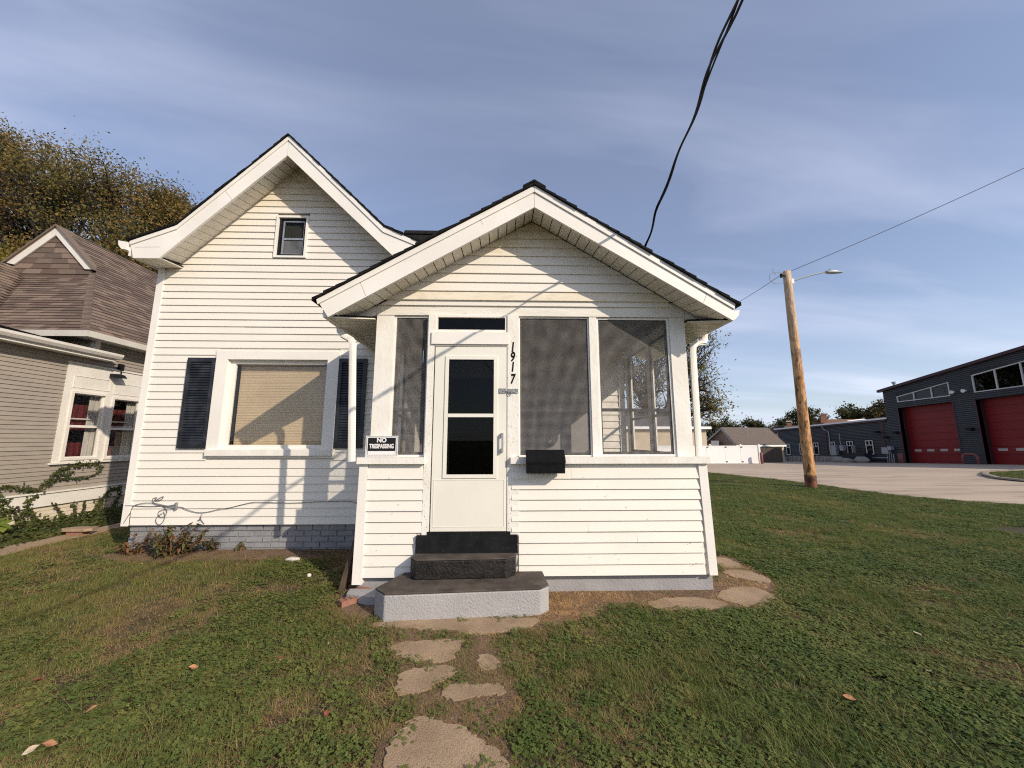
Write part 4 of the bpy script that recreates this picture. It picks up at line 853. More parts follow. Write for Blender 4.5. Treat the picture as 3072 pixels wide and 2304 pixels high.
# gablet
GY = 9.08; ga, gr, gl = (-11.3, 6.97), (-10.18, 5.80), (-12.36, 5.98)
part('gablet_rake', MB().pxz([ga, gl, (gl[0]+.19, gl[1]-.04), (-11.30, 6.74)], GY-.05, GY-.02), M['nwhite'], Nb)
part('gablet_rake', MB().pxz([(ga[0]+.001, ga[1]), (-11.299, 6.74), (gr[0]-.26, gr[1]+.04), (gr[0]-.05, gr[1]+.03)], GY-.052, GY-.022), M['nwhite'], Nb)
for i in range(8):
    z0, z1 = 5.72+i*.14, 5.72+(i+1)*.14; wl = lambda z: (-11.3-(6.85-z)*1.0, -11.3+(6.85-z)*.96)
    a0, b0 = wl(z0); a1, b1 = wl(min(z1, 6.84)); nn = max(1, round((b0-a0)/.45))
    for k in range(nn):
        f0, f1 = k/nn, (k+1)/nn; L = lambda p, q, f: p+(q-p)*f
        part('gable_shingle', MB().hexa([(L(a0, b0, f0), GY-.018, z0), (L(a0, b0, f1)-.004, GY-.018, z0), (L(a0, b0, f1)-.004, GY, z0), (L(a0, b0, f0), GY, z0), (L(a1, b1, f0), GY-.006, z1), (L(a1, b1, f1)-.004, GY-.006, z1), (L(a1, b1, f1)-.004, GY, z1), (L(a1, b1, f0), GY, z1)]), SH[(i+k) % 4], Nb)
part('gablet_wall', MB().pxz([(-12.3, 5.6), (-10.15, 5.6), (-11.3, 6.95)], GY+.001, GY+.05), SH[0], Nb)
part('gablet_edge', MB().pxz([(ga[0], ga[1]+.045), (gl[0]-.09, gl[1]-.02), (gl[0], gl[1]), ga], GY-.10, GY+.3), SH[3], Nb)
part('gablet_edge', MB().pxz([(ga[0]+.001, ga[1]+.045), (ga[0]+.001, ga[1]), gr, (gr[0]+.09, gr[1]-.03)], GY-.10, GY+.3), SH[3], Nb)
for a, b in (((EC.x, EC.y, 3.69), (-12.5, 7.17, 3.69)), ((EC.x, EC.y, 3.69), (-8.0, 13, 3.69))):
    a, b = Vector(a), Vector(b); o_ = Vector((0, -.07, 0)) if abs(a.y-b.y) < .1 else Vector((.07, 0, 0)); c_ = Vector((.07, -.07, 0))
    part('gutter', MB().hexa([a+Vector((0, 0, -.10)), b+Vector((0, 0, -.10)), b+o_*.6+Vector((0, 0, -.10)), a+c_*.6+Vector((0, 0, -.10)), a, b, b+o_+Vector((0, 0, .01)), a+c_+Vector((0, 0, .01))]), M['nwhite'], Nb)
part('eave_soffit', MB().box(-8.3, -8.02, 7.2, 13, 3.60, 3.62), M['nwhite'], Nb)
part('eave_soffit', MB().box(-12.5, -8.3, 7.2, 7.55, 3.60, 3.62), M['nsiding'], Nb)
FL = thing('floodlight', 'black twin floodlight mounted above the neighbour windows', 'floodlight', (NX+.02, 8.12, 3.12))
part('bracket', MB().box(NX+.02, NX+.06, 8.07, 8.18, 3.10, 3.24).tube([(NX+.05, 8.12, 3.12), (NX+.08, 8.12, 3.02)], .012, 6), M['black'], FL)
part('lamp_head', MB().hexa([(NX+.06, 7.90, 2.93), (NX+.20, 7.92, 2.90), (NX+.20, 8.14, 2.92), (NX+.06, 8.12, 2.95), (NX+.05, 7.92, 3.0), (NX+.16, 7.94, 2.97), (NX+.16, 8.12, 2.99), (NX+.05, 8.10, 3.02)]), M['black'], FL)

# ------------------------------------------------------------------ plants
def leafquads(P, size, nrm=None, aspect=.6, jit=1.0):
    n = len(P); a = RNG.normal(size=(n, 3)); 
    if nrm is not None: a = a*jit+np.array(nrm)*1.0
    a /= np.linalg.norm(a, axis=1)[:, None]; t = RNG.normal(size=(n, 3)); t -= a*(t*a).sum(1)[:, None]; t /= np.linalg.norm(t, axis=1)[:, None]
    b = np.cross(a, t); s = size*RNG.uniform(.6, 1.3, (n, 1))
    V = np.stack([P-t*s*.5, P+b*s*aspect*.5+a*s*.12, P+t*s*.5, P-b*s*aspect*.5+a*s*.12], 1).reshape(-1, 3)
    return V
def quadmesh(name, V, mats, mi):
    me = bpy.data.meshes.new(name); n = len(V)//4
    me.vertices.add(len(V)); me.vertices.foreach_set('co', V.astype('f').ravel()); me.loops.add(len(V)); me.loops.foreach_set('vertex_index', np.arange(len(V), dtype='i'))
    me.polygons.add(n); me.polygons.foreach_set('loop_start', np.arange(0, len(V), 4, dtype='i'))
    for m in mats: me.materials.append(m)
    me.polygons.foreach_set('material_index', np.asarray(mi, 'i')); me.update(calc_edges=True); return me
def tree(label, base, lobes, trunk_r, mats, w, ncl, per, lsize, bark, spread=.5, twigs=3, fork=.3, group=None, name='tree', tw_len=.8, seed=1, bare=0., tr=.012, lean=(0, 0)):
    rg = np.random.default_rng(seed); base = np.array(base, float); T = thing(name, label, 'tree', tuple(base), group)
    cen = np.array([l[0] for l in lobes]); top = cen.mean(0); H_ = top[2]-base[2]
    fk = base+np.array([lean[0], lean[1], H_*fork]); mb = MB()
    def limb(a, b, r0, r1, k=6, wob=.06, n=6):
        a, b = np.array(a, float), np.array(b, float); L = np.linalg.norm(b-a); pts = []
        side = rg.normal(size=3)*L*wob*.7
        for i in range(k+1):
            t = i/k; p = a+(b-a)*t+side*math.sin(t*math.pi)+np.array([0, 0, L*.10*math.sin(t*math.pi)])+(rg.normal(size=3)*L*.015 if 0 < i < k else 0); pts.append(p)
        mb.tube(pts, list(np.linspace(r0, r1, k+1)), n, cap=False); return pts
    limb(base-np.array([0, 0, .3]), fk, trunk_r*1.25, trunk_r*.85, 5, .02, 9)
    LP = []; MI = []
    for c, R in lobes:
        c = np.array(c, float); R = np.array(R, float) if hasattr(R, '__len__') else np.array([R]*3)
        main = limb(fk-np.array([0, 0, rg.uniform(0, .15)*H_*fork]), c, trunk_r*.62, trunk_r*.2, 8, .08, 6)
        for _ in range(ncl):
            d = rg.normal(size=3); d /= np.linalg.norm(d); rr = rg.uniform(.25, 1)**.5
            if rg.random() < .10: rr *= 1.12
            e = c+d*R*rr; st = main[rg.integers(3, len(main))]; lb = limb(st, e, trunk_r*.13, tr, 4, .12, 4)
            out = (e-fk); out /= np.linalg.norm(out)
            for _ in range(twigs):
                q = lb[rg.integers(2, 5)]; dd = out*.9+rg.normal(size=3)*.55+np.array([0, 0, .25]); dd /= max(1., np.linalg.norm(dd)); limb(q, q+dd*tw_len*rg.uniform(.5, 1.2), tr*.8, tr*.3, 2, .1, 3)
            if rg.random() < bare: continue
            n = int(per*rg.uniform(.4, 1.5)); sp = spread*rg.uniform(.6, 1.2)
            LP.append(e+rg.normal(size=(n, 3))*sp+out*rg.uniform(0, 1.2, (n, 1))*sp); k = rg.choice(len(mats), p=w); MI.append(np.where(rg.random(n) < .75, k, rg.choice(len(mats), n, p=w)))
    part('trunk', mb, bark, T, smooth=True)
    LP = np.concatenate(LP); MI = np.concatenate(MI)
    o = part('foliage', quadmesh('foliage', leafquads(LP, lsize), mats, MI), None, T, kind='stuff'); return T
def L(px, py, rpx, Y, sy=1.): 
    p = onY(px, py, Y); dpt = (p-CAM)@_f; r = rpx*dpt/F; return (p, (r*.8, r*sy, r))
Yt = 15
tree('large old tree with thin ochre and olive autumn leaves behind the neighbour roof', (onY(260, 1000, Yt)[0], Yt, 0), [L(*a) for a in ((40, 600, 130, Yt-1), (-30, 500, 120, Yt), (10, 470, 60, Yt+1), (170, 560, 120, Yt), (240, 560, 110, Yt+1), (320, 590, 115, Yt), (405, 640, 105, Yt+1), (480, 660, 80, Yt), (525, 640, 50, Yt+.5), (130, 700, 120, Yt+1.5), (280, 730, 120, Yt), (400, 770, 110, Yt-1), (480, 760, 85, Yt+1), (350, 880, 90, Yt), (90, 830, 100, Yt-1), (220, 850, 100, Yt-1), (-20, 760, 120, Yt), (430, 880, 80, Yt-1))],
     .25, [M['aut1'], M['aut2'], M['dgreen']], [.45, .45, .10], 54, 74, .105, M['bark'], spread=.30, twigs=4, fork=.26, seed=15, tw_len=.5, tr=.013)
tree('bushy yellow-green tree low behind the left end of the neighbour roof', (onY(30, 1000, 13)[0], 13, 0), [L(*a) for a in ((-40, 900, 120, 13), (40, 870, 90, 13), (110, 880, 80, 13.5), (0, 830, 70, 13.5), (60, 960, 110, 13), (-80, 820, 80, 13))],
     .2, [M['aut3'], M['aut1'], M['aut2']], [.45, .25, .3], 60, 60, .11, M['bark'], spread=.26, twigs=1, seed=6, tw_len=.4)
tree('dark green shaded tree between the neighbour roof ridge and the white gable', (onY(370, 1050, 17)[0], 17, 0), [L(*a) for a in ((330, 930, 70, 17), (400, 960, 75, 17), (440, 1040, 60, 17), (350, 1010, 60, 17), (470, 1000, 50, 17))],
     .25, [M['dgreen'], M['aut2']], [.7, .3], 60, 55, .16, M['bark'], spread=.34, twigs=1, seed=8)
tree('half bare autumn tree with yellow leaves seen past the porch corner', (onY(1955, 1300, 40)[0], 40, float(gz(20, 40))), [L(*a) for a in ((1950, 1080, 120, 40), (2060, 1120, 100, 40), (2090, 1060, 70, 41), (1880, 1110, 90, 40), (2110, 1170, 60, 39), (2000, 1010, 90, 41), (1850, 1040, 80, 40), (2120, 1230, 45, 40), (1940, 1180, 70, 40))],
     .42, [M['aut3'], M['aut1'], M['aut2']], [.5, .25, .25], 44, 26, .24, M['bark'], spread=.7, twigs=6, fork=.28, seed=12, tw_len=1.2, bare=.3, tr=.03)
for i, (nm, Y, ls, mt, wt) in enumerate((
        ('low dark green tree behind the tan roofed garage, nearest the porch', 80, ((2145, 1292, 38), (2175, 1285, 30), (2120, 1300, 35), (2200, 1295, 25)), ('dgreen', 'dbrown'), (.6, .4)),
        ('small dark round tree behind the tan roofed garage, right of the low one', 84, ((2240, 1288, 28), (2262, 1284, 22), (2280, 1294, 20)), ('dgreen', 'dbrown'), (.7, .3)),
        ('broad dark tree behind the utility pole', 78, ((2380, 1266, 38), (2410, 1250, 32), (2350, 1283, 25), (2452, 1262, 30), (2470, 1275, 22), (2425, 1275, 35)), ('dgreen', 'dbrown'), (.75, .25)),
        ('dark rounded tree above the middle of the low charcoal wing', 76, ((2530, 1255, 32), (2555, 1243, 30), (2585, 1258, 26), (2560, 1270, 30)), ('dgreen', 'aut2'), (.8, .2)),
        ('brownish open tree touching the corner of the tall charcoal building', 72, ((2620, 1250, 26), (2645, 1235, 30), (2655, 1262, 30)), ('dbrown', 'dgreen'), (.75, .25)),
        ('small far tree left of the broad tree above the gray roof', 90, ((2310, 1297, 20), (2330, 1292, 18)), ('dgreen', 'dbrown'), (.7, .3)))):
    tree(nm, (onY(ls[0][0], 1300, Y)[0], Y, float(gz(0, Y))), [L(a, b, c*.82, Y) for a, b, c in ls], .35, [M[m] for m in mt], list(wt), 26, 44, .42, M['bark'], spread=.42, twigs=1, seed=20+i, tw_len=1.2, tr=.03, group='trees on the far side of the drive')
# ivy
z4b = (0, 1380, 5.183)
VINE = [[(0, 450), (150, 420), (280, 430), (400, 470), (560, 480), (640, 420), (760, 330), (860, 220), (960, 150), (1080, 100), (1200, 80), (1400, 55), (1500, 50), (1540, 90), (1570, 130)],
        [(760, 360), (860, 310), (960, 240), (1080, 220), (1140, 180)], [(880, 320), (1050, 290), (1240, 280), (1400, 260), (1500, 210), (1560, 180)],
        [(600, 480), (560, 560), (480, 620), (420, 700), (440, 780), (500, 860), (560, 960)], [(-60, 560), (20, 640), (60, 720), (10, 800), (60, 880), (20, 1000)], [(60, 800), (200, 800), (260, 860), (300, 940)], [(380, 760), (330, 860), (400, 980)],
        [(820, 690), (880, 720), (930, 800), (980, 880), (1040, 960)], [(1150, 660), (1160, 760), (1150, 860), (1120, 960)], [(1320, 640), (1300, 740), (1270, 840), (1260, 930)],
        [(1870, 380), (1850, 450), (1720, 470), (1640, 560), (1560, 620), (1500, 720), (1460, 820), (1400, 900)], [(1880, 500), (1820, 620), (1760, 740), (1700, 860)], [(1600, 620), (1560, 740), (1600, 860)]]
thick = [.042, .02, .016, .045, .055, .055, .045, .02, .028, .024, .045, .035, .035]
IV = thing('ivy_vine', 'creeping ivy climbing the taupe siding and white foundation of the neighbour house', 'ivy', (NX+.06, 6.6, .1))
P_, M_, sm = [], [], MB()
for ln, th in zip(VINE, thick):
    pts = smooth3([tuple(onX(z4b[0]+x/z4b[2], z4b[1]+y/z4b[2], NX+.05)) for x, y in ln], 6)
    sm.tube(pts, .006, 5)
    for a, b in zip(pts[:-1], pts[1:]):
        Ls = np.linalg.norm(np.array(b)-np.array(a)); n = max(1, int(Ls*(230 if th > .03 else 260)*(th/.05)**.8)); t = RNG.random((n, 1))
        P_.append(np.array(a)+(np.array(b)-np.array(a))*t+RNG.normal(size=(n, 3))*np.array([.018, th*.75, th*.75])); 
        low_ = pts[0][2] < .6; M_.append(np.where(RNG.random(n) < (.45 if low_ else .15), 1, 0))
P_ = np.concatenate(P_); P_[:, 0] = np.clip(P_[:, 0], NX+.045, NX+.16)
part('stem', sm, M['bark'], IV); part('leaves', quadmesh('leaves', leafquads(P_, .046, (1, -.2, .4), .8, .5), [M['ivy'], M['ivyred']], np.concatenate(M_)), None, IV, kind='stuff')
n = 8000; x = RNG.uniform(-8.26, -6.86, n); y = RNG.uniform(3.6, 10, n); hgt = .04+.07*np.clip((-7.4-x)/.8, 0, 1)+.05*np.sin(y*5)*np.sin(x*7)
P_ = np.stack([x, y, gz(x, y)+RNG.random(n)*np.clip(hgt, .03, 1)], 1)
o = part('ivy_ground_cover', quadmesh('ivy_ground_cover', leafquads(P_, .055, (.1, -.2, 1), .8, .6), [M['ivy'], M['dgreen'], M['ivyred']], RNG.choice(3, n, p=[.7, .2, .1])), None, kind='stuff')
def leafblade(mb, base, d, Ln, w, droop=.3, seg=4):
    d = Vector(d).normalized(); s = d.cross(Vector((0, 0, 1))); s = s.normalized() if s.length > .01 else Vector((1, 0, 0)); vs = []
    for i in range(seg+1):
        t = i/seg; p = Vector(base)+d*Ln*t+Vector((0, 0, -droop*Ln*t*t)); ww = w*math.sin(math.pi*(.12+.86*t))*.5; vs += [p-s*ww, p+s*ww+Vector((0, 0, .1*ww))]
    mb.add(vs, [(2*i, 2*i+1, 2*i+3, 2*i+2) for i in range(seg)])
def bush(name, label, cat, c, n, h, r, mats, lw=.035, ll=.09, mi=(.6, .4), stems=14):
    B_ = thing(name, label, cat, c); sm = MB(); lv = MB()
    for i in range(stems):
        a = random.uniform(0, 6.28); rr = r*random.random()**.5; e = Vector((c[0]+rr*math.cos(a), c[1]+rr*.6*math.sin(a), c[2]+h*random.uniform(.5, 1.1)*(1-.35*(rr/r)**2))); s0 = Vector((c[0]+rr*.35*math.cos(a), c[1]+rr*.3*math.sin(a), c[2]))
        pts = [s0.lerp(e, t)+Vector((0, 0, .03*math.sin(t*3))) for t in (0, .35, .7, 1)]; sm.tube(pts, [.006, .005, .004, .002], 4)
        for k in range(n//stems):
            t = random.uniform(.15, 1.0); q = s0.lerp(e, t); lv.cur = random.choices(range(len(mats)), mi)[0]
            leafblade(lv, q, (random.gauss(0, 1), random.gauss(0, 1), random.uniform(-.2, .9)), ll*random.uniform(.5, 1.3), lw*random.uniform(.6, 1.2), random.uniform(0, .9), 3)
    part('stem', sm, M['dryleaf'], B_); part('leaves', lv, mats, B_, kind='stuff')
p = onG(500, 1672); bush('peony_bush', 'dying leafy peony bush in front of the grey brick foundation', 'bush', (p[0], p[1]+.1, p[2]), 480, .40, .50, [M['bushleaf'], M['dryleaf'], M['ivyred']], mi=(.58, .27, .15), stems=30)
p = onG(402, 1665); bush('dead_plant', 'small dead brown plant at the left corner of the foundation', 'plant', (p[0], p[1]+.05, p[2]), 120, .28, .25, [M['dryleaf'], M['ivyred']], mi=(.7, .3), stems=12)
p = onG(630, 1655); bush('small_weed', 'low green weed against the foundation right of the peony bush', 'weed', (p[0], p[1]+.05, p[2]), 70, .17, .14, [M['bushleaf'], M['dryleaf']], mi=(.8, .2), stems=7)
p = onG(720, 1652); bush('small_weed', 'tiny green weed under the middle of the grey brick foundation', 'weed', (p[0], p[1]+.05, p[2]), 60, .10, .12, [M['bushleaf'], M['dryleaf']], mi=(.8, .2), stems=6)
BP = thing('broad_leaf_plant', 'bright green broad leaved plant among the ivy at the photo edge', 'plant', (-7.9, 6.0, .1)); mb = MB()
for i in range(14): leafblade(mb, (-7.85+random.uniform(-.12, .12), 6.25+random.uniform(-.45, .4), .2+random.uniform(0, .22)), (random.gauss(.4, 1), random.gauss(-.6, 1), random.uniform(.0, .5)), random.uniform(.14, .24), random.uniform(.10, .16), .6)
part('leaves', mb, M['biglf'], BP, kind='stuff')

# ------------------------------------------------------------------ utility pole with lamp
PB = np.array([10.53, 12.68]); PT = 7.78
PO = thing('utility_pole', 'tan wooden utility pole with a street lamp arm standing in the lawn by the drive', 'pole', (PB[0], PB[1], 0))
mb = MB(); k = 16; pts = [(PB[0]+.006*math.sin(i*.9), PB[1], -.2+(PT+.2)*i/k) for i in range(k+1)]
part('shaft', mb.tube(pts, list(np.linspace(.170, .128, k+1)), 16), M['pole'], PO, smooth=True)
part('foot_stain', MB().tube([(PB[0], PB[1], -.05), (PB[0]+.002, PB[1], .30), (PB[0]+.005, PB[1], .42)], [.174, .1715, .1700], 16, cap=False), mat('burnt_pole_base', (.06, .025, .015), .8, (.30, .12, .05), sc=6, thr=(.4, .7)), PO, smooth=True)
part('bracket', MB().tube([(PB[0]+.1, PB[1]-.05, 7.37), (PB[0]+.8, PB[1]-.05, 7.60), (PB[0]+1.3, PB[1]-.05, 7.73), (PB[0]+1.48, PB[1]-.05, 7.74)], .026, 8).box(PB[0]+.10, PB[0]+.17, PB[1]-.09, PB[1]-.01, 7.28, 7.46), M['lampgrey'], PO, smooth=False)
hd = MB(); rg_ = [(1.42, .035, .04), (1.52, .075, .075), (1.70, .10, .085), (1.95, .085, .05), (2.08, .03, .02)]
vs = []; 
for x, w_, h_ in rg_:
    for q in range(10): t = 2*math.pi*q/10; vs.append((PB[0]+x, PB[1]-.05+w_*math.cos(t), 7.745+(h_ if math.sin(t) > 0 else h_*.7)*math.sin(t)))
hd.add(vs, [(i*10+q, i*10+(q+1) % 10, (i+1)*10+(q+1) % 10, (i+1)*10+q) for i in range(4) for q in range(10)]+[tuple(range(10))[::-1], tuple(range(40, 50))])
part('lamp_head', hd, M['lampgrey'], PO, smooth=True); part('photocell', MB().tube([(PB[0]+1.62, PB[1]-.05, 7.82), (PB[0]+1.62, PB[1]-.05, 7.88)], .03, 8), M['lampgrey'], PO)
part('insulator', MB().tube([(PB[0]-.26, PB[1]-.05, 7.60), (PB[0]-.12, PB[1]-.05, 7.60)], .035, 8).tube([(PB[0]-.25, PB[1]-.05, 7.52), (PB[0]-.25, PB[1]-.05, 7.66)], .045, 8), M['black'], PO)
part('wire_coil', MB().tube(smooth3([(PB[0]-.14, PB[1]-.08, 7.38), (PB[0]-.45, PB[1]-.1, 7.25), (PB[0]-.72, PB[1]-.1, 7.35), (PB[0]-.70, PB[1]-.1, 7.62), (PB[0]-.4, PB[1]-.1, 7.7), (PB[0]-.15, PB[1]-.1, 7.58)]), .008, 5).tube(smooth3([(PB[0]-.5, PB[1]-.1, 7.6), (PB[0]-.62, PB[1]-.1, 7.8), (PB[0]-.5, PB[1]-.1, 7.87)]), .008, 5), M['coax'], PO)
def wire(label, a, b, sag, r):
    a, b = np.array(a), np.array(b); pts = [a+(b-a)*t+np.array([0, 0, -sag*4*t*(1-t)]) for t in np.linspace(0, 1, 24)]
    part('overhead_wire', MB().tube(pts, r, 5), M['coax'], None, label, cat='wire', group='wires at the utility pole')
b = onY(3500, 300, 9.0); wire('thin wire running from the pole top to the upper edge of the photo', (PB[0]+.1, PB[1], 7.77), tuple(b), .12, .011)
b = onY(2120, 955, 22.0); wire('thin wire running from the pole top down behind the porch gutter', (PB[0]-.26, PB[1]-.05, 7.62), tuple(b), .12, .010)

# ------------------------------------------------------------------ fire station
FX = 38.0
FS = thing('fire_station', 'charcoal metal sided garage building with sloping roof and red roll up doors', 'building', (FX, 30, -.5))
def fz(y, z): return z-.045*(y-27)
def fF(s, d, z): return (FX-d, s, fz(s, z))
roofz = lambda y: 6.72+.126*(35.64-y)
def fbox(y0, y1, z0, z1, d0, d1, mb=None): return (mb or MB()).hexa([fF(y0, d0, z0), fF(y1, d0, z0), fF(y1, d1, z0), fF(y0, d1, z0), fF(y0, d0, z1), fF(y1, d0, z1), fF(y1, d1, z1), fF(y0, d1, z1)])
def fpoly(pts, d0, d1, mb=None): return (mb or MB()).prism([fF(y, d0, z) for y, z in pts], [fF(y, d1, z) for y, z in pts])
BZ = -.75
Yr = 10.0
holes = [(30.10, 34.42, BZ, 4.93), (24.3, 28.52, BZ, 4.83), (18.5, 22.7, BZ, 4.83)]
w1 = [(34.40, 6.01), (30.12, 6.585), (30.13, 5.39), (34.39, 5.46)]
wall = MB()
fpoly([(35.64, BZ), (34.42, BZ), (34.42, roofz(34.42)), (35.64, roofz(35.64))], 0, -.3, wall)
for a, b in ((28.52, 30.10), (22.7, 24.3), (Yr, 18.5)): fpoly([(b, BZ), (a, BZ), (a, roofz(a)), (b, roofz(b))], 0, -.3, wall)
fpoly([(34.42, 4.93), (30.10, 4.93), (30.10, 5.39), (34.42, 5.46)], 0, -.3, wall); fpoly([(34.42, 6.01), (30.10, 6.585), (30.10, roofz(30.1)), (34.42, roofz(34.42))], 0, -.3, wall)
fpoly([(28.52, 4.83), (24.3, 4.83), (24.3, 5.38), (28.52, 5.40)], 0, -.3, wall); fpoly([(28.52, 6.82), (24.3, 7.35), (24.3, roofz(24.3)), (28.52, roofz(28.52))], 0, -.3, wall)
fpoly([(22.7, 4.83), (18.5, 4.83), (18.5, roofz(18.5)), (22.7, roofz(22.7))], 0, -.3, wall)
part('wall', wall, M['fs'], FS)
part('end_wall', MB().prism([fF(35.63, -.3, BZ), fF(35.63, -16, BZ), fF(35.63, -16, 6.9), fF(35.63, -.3, 6.7)], [fF(35.4, -.3, BZ), fF(35.4, -16, BZ), fF(35.4, -16, 6.9), fF(35.4, -.3, 6.7)]), M['fs'], FS)
rb = MB(); z = BZ+.1
hol = holes+[(30.1, 34.42, 5.4, 6.5), (24.3, 28.52, 5.38, 7.2)]
while z < 9.6:
    hi = 35.64 if z < 6.68 else 35.64-(z-6.68)/.126
    for p, q in spans(Yr, hi, hol, z, z+.1):
        rb.hexa([fF(p, .035, z), fF(q, .035, z), fF(q, 0, z-.02), fF(p, 0, z-.02), fF(p, .03, z+.06), fF(q, .03, z+.06), fF(q, 0, z+.09), fF(p, 0, z+.09)])
    z += .155
part('siding_ribs', rb, M['fsrib'], FS, kind='stuff')
part('roof_fascia', fpoly([(36.0, 6.66), (Yr, roofz(Yr)-.02), (Yr, roofz(Yr)+.22), (36.0, 6.90)], .25, -.1), M['fstrim'], FS)
part('roof', MB().prism([fF(36.0, .2, 6.9), fF(Yr, .2, roofz(Yr)+.22), fF(Yr, -16, roofz(Yr)+.22), fF(36.0, -16, 6.9)], [fF(36.0, .2, 6.8), fF(Yr, .2, roofz(Yr)+.12), fF(Yr, -16, roofz(Yr)+.12), fF(36.0, -16, 6.8)]), M['fs'], FS)
for i, (a, b) in enumerate(((30.10, 34.42), (24.3, 28.52), (18.5, 22.7))):
    top = 4.93 if i == 0 else 4.83
    part('door_casing', fbox(b, b+.10, BZ, top+.08, .05, -.35), M['fstrim'], FS); part('door_casing', fbox(a-.1, a, BZ, top, .05, -.35), M['fstrim'], FS)
    part('door_recess', fbox(b-.02, b, BZ, top, -.3, -.75).prism([fF(a, -.3, top), fF(b, -.3, top), fF(b, -.75, top), fF(a, -.75, top)], [fF(a, -.3, top+.05), fF(b, -.3, top+.05), fF(b, -.75, top+.05), fF(a, -.75, top+.05)]), M['fstrim'], FS)
    D = part('garage_door', fbox(a, b, BZ, top, -.66, -.75), M['dark'], FS)
    np_ = 9; h = (top-BZ)/np_
    for k in range(np_): part('door_panel', fbox(a, b, BZ+k*h+.012, BZ+(k+1)*h-.006, -.62, -.66), M['fsred'], D)
    for k in range(4):
        yc = b-.62-k*1.02; zc = BZ+h*2.62
        part('door_window', fbox(yc-.28, yc+.28, zc-.10, zc+.10, -.60, -.619), mat('lit_door_window', (.45, .40, .36), .5) if i+k == 0 else bpy.data.materials['lit_door_window'], D)
M['fspane'] = mat('dark_teal_backing', (.014, .022, .028), .4)
def window_band(pts, ms):
    m_ = part('clerestory_window', fpoly(pts, -.06, -.08), M['glassr'], FS); part('backing', fpoly(pts, -.10, -.12), M['fspane'], m_)
    n = len(pts); cy = sum(p[0] for p in pts)/n; cz = sum(p[1] for p in pts)/n
    for i in range(n):
        (a, b), (c, d) = pts[i], pts[(i+1) % n]; t = .075
        s = lambda p: (p[0]+(cy-p[0])*t/abs(cy-p[0]) if abs(cy-p[0]) > .01 else p[0], p[1]+(cz-p[1])*t/max(.01, abs(cz-p[1])))
        part('frame', fpoly([(a, b), (c, d), s((c, d)), s((a, b))], .04, -.059), M['fswin'], m_)
    for y in ms:
        zt = np.interp(y, sorted([pts[0][0], pts[1][0]]), [pts[1][1], pts[0][1]]); zb = pts[2][1]
        part('mullion', fbox(y-.04, y+.04, zb, zt-.02, .03, -.059), M['fswin'], m_)
window_band(w1, (32.92, 31.48)); window_band([(28.52, 6.82), (24.3, 7.35), (24.3, 5.38), (28.52, 5.40)], (27.09, 25.62))
# low wing
part('wing_wall', fbox(35.65, 50.5, BZ, 4.0, -.1, -.4), M['fs'], FS)
part('wing_end', MB().prism([fF(50.5, -.1, BZ), fF(50.5, -14, BZ), fF(50.5, -14, 4.0), fF(50.5, -.1, 4.0)], [fF(50.2, -.1, BZ), fF(50.2, -14, BZ), fF(50.2, -14, 4.0), fF(50.2, -.1, 4.0)]), M['fs'], FS)
wy = [(49.2, 48.5), (46.98, 46.38), (44.8, 44.05), (42.55, 41.8), (40.35, 39.6), (38.2, 37.4)]
rb = MB(); z = BZ+.1
while z < 3.9:
    for p, q in spans(35.65, 50.5, [(b-.1, a+.1, .45, 2.1) for a, b in wy], z, z+.1):
        rb.hexa([fF(p, -.065, z), fF(q, -.065, z), fF(q, -.1, z-.02), fF(p, -.1, z-.02), fF(p, -.07, z+.06), fF(q, -.07, z+.06), fF(q, -.1, z+.09), fF(p, -.1, z+.09)])
    z += .155
part('siding_ribs', rb, M['fsrib'], FS, kind='stuff')
part('roof_edge', fbox(35.6, 50.9, 3.98, 4.14, .16, -.5), M['fswhite'], FS)
part('roof', MB().prism([fF(35.6, -.5, 4.1), fF(50.9, -.5, 4.1), fF(50.9, -14, 4.25), fF(35.6, -14, 4.25)], [fF(35.6, -.5, 4.0), fF(50.9, -.5, 4.0), fF(50.9, -14, 4.1), fF(35.6, -14, 4.1)]), M['fswhite'], FS)
part('fascia', fbox(35.7, 50.8, 3.80, 3.979, .12, -.06), M['fstrim'], FS)
for y in (50.3, 43.0, 36.3): part('trim_strip', fbox(y-.14, y+.14, BZ, 3.8, -.05, -.1), M['fstrim'], FS)
for a, b in wy:
    w_ = part('window', frame(b, a, .55, 2.0, .08, -.02, -.07, fn=fF), M['fswin'], FS)
    part('mullion', fbox(b+.08, a-.08, 1.48, 1.56, -.03, -.07).hexa([fF((a+b)/2-.04, -.03, 1.56), fF((a+b)/2+.04, -.03, 1.56), fF((a+b)/2+.04, -.07, 1.56), fF((a+b)/2-.04, -.07, 1.56), fF((a+b)/2-.04, -.03, 1.93), fF((a+b)/2+.04, -.03, 1.93), fF((a+b)/2+.04, -.07, 1.93), fF((a+b)/2-.04, -.07, 1.93)]), M['fswin'], w_)
    part('pane', fbox(b+.08, a-.08, .62, 1.93, -.075, -.08), M['glassd'], w_); part('lower_blind', fbox(b+.08, a-.08, .63, 1.46, -.085, -.095), M['lace'], w_)
part('downspout', MB().tube([fF(43.1, .1, 3.85), fF(42.9, .1, 3.5), fF(42.4, 0, 3.2), fF(42.35, 0, .9), fF(42.25, .05, .7), fF(42.25, .05, -.3)], .055, 6), M['lampgrey'], FS)
part('flue', MB().tube([fF(35.2, -.8, 6.8), fF(35.2, -.8, 7.45)], .10, 10).tube([fF(35.2, -.8, 7.45), fF(35.2, -.8, 7.62)], .17, 10), M['lampgrey'], FS)
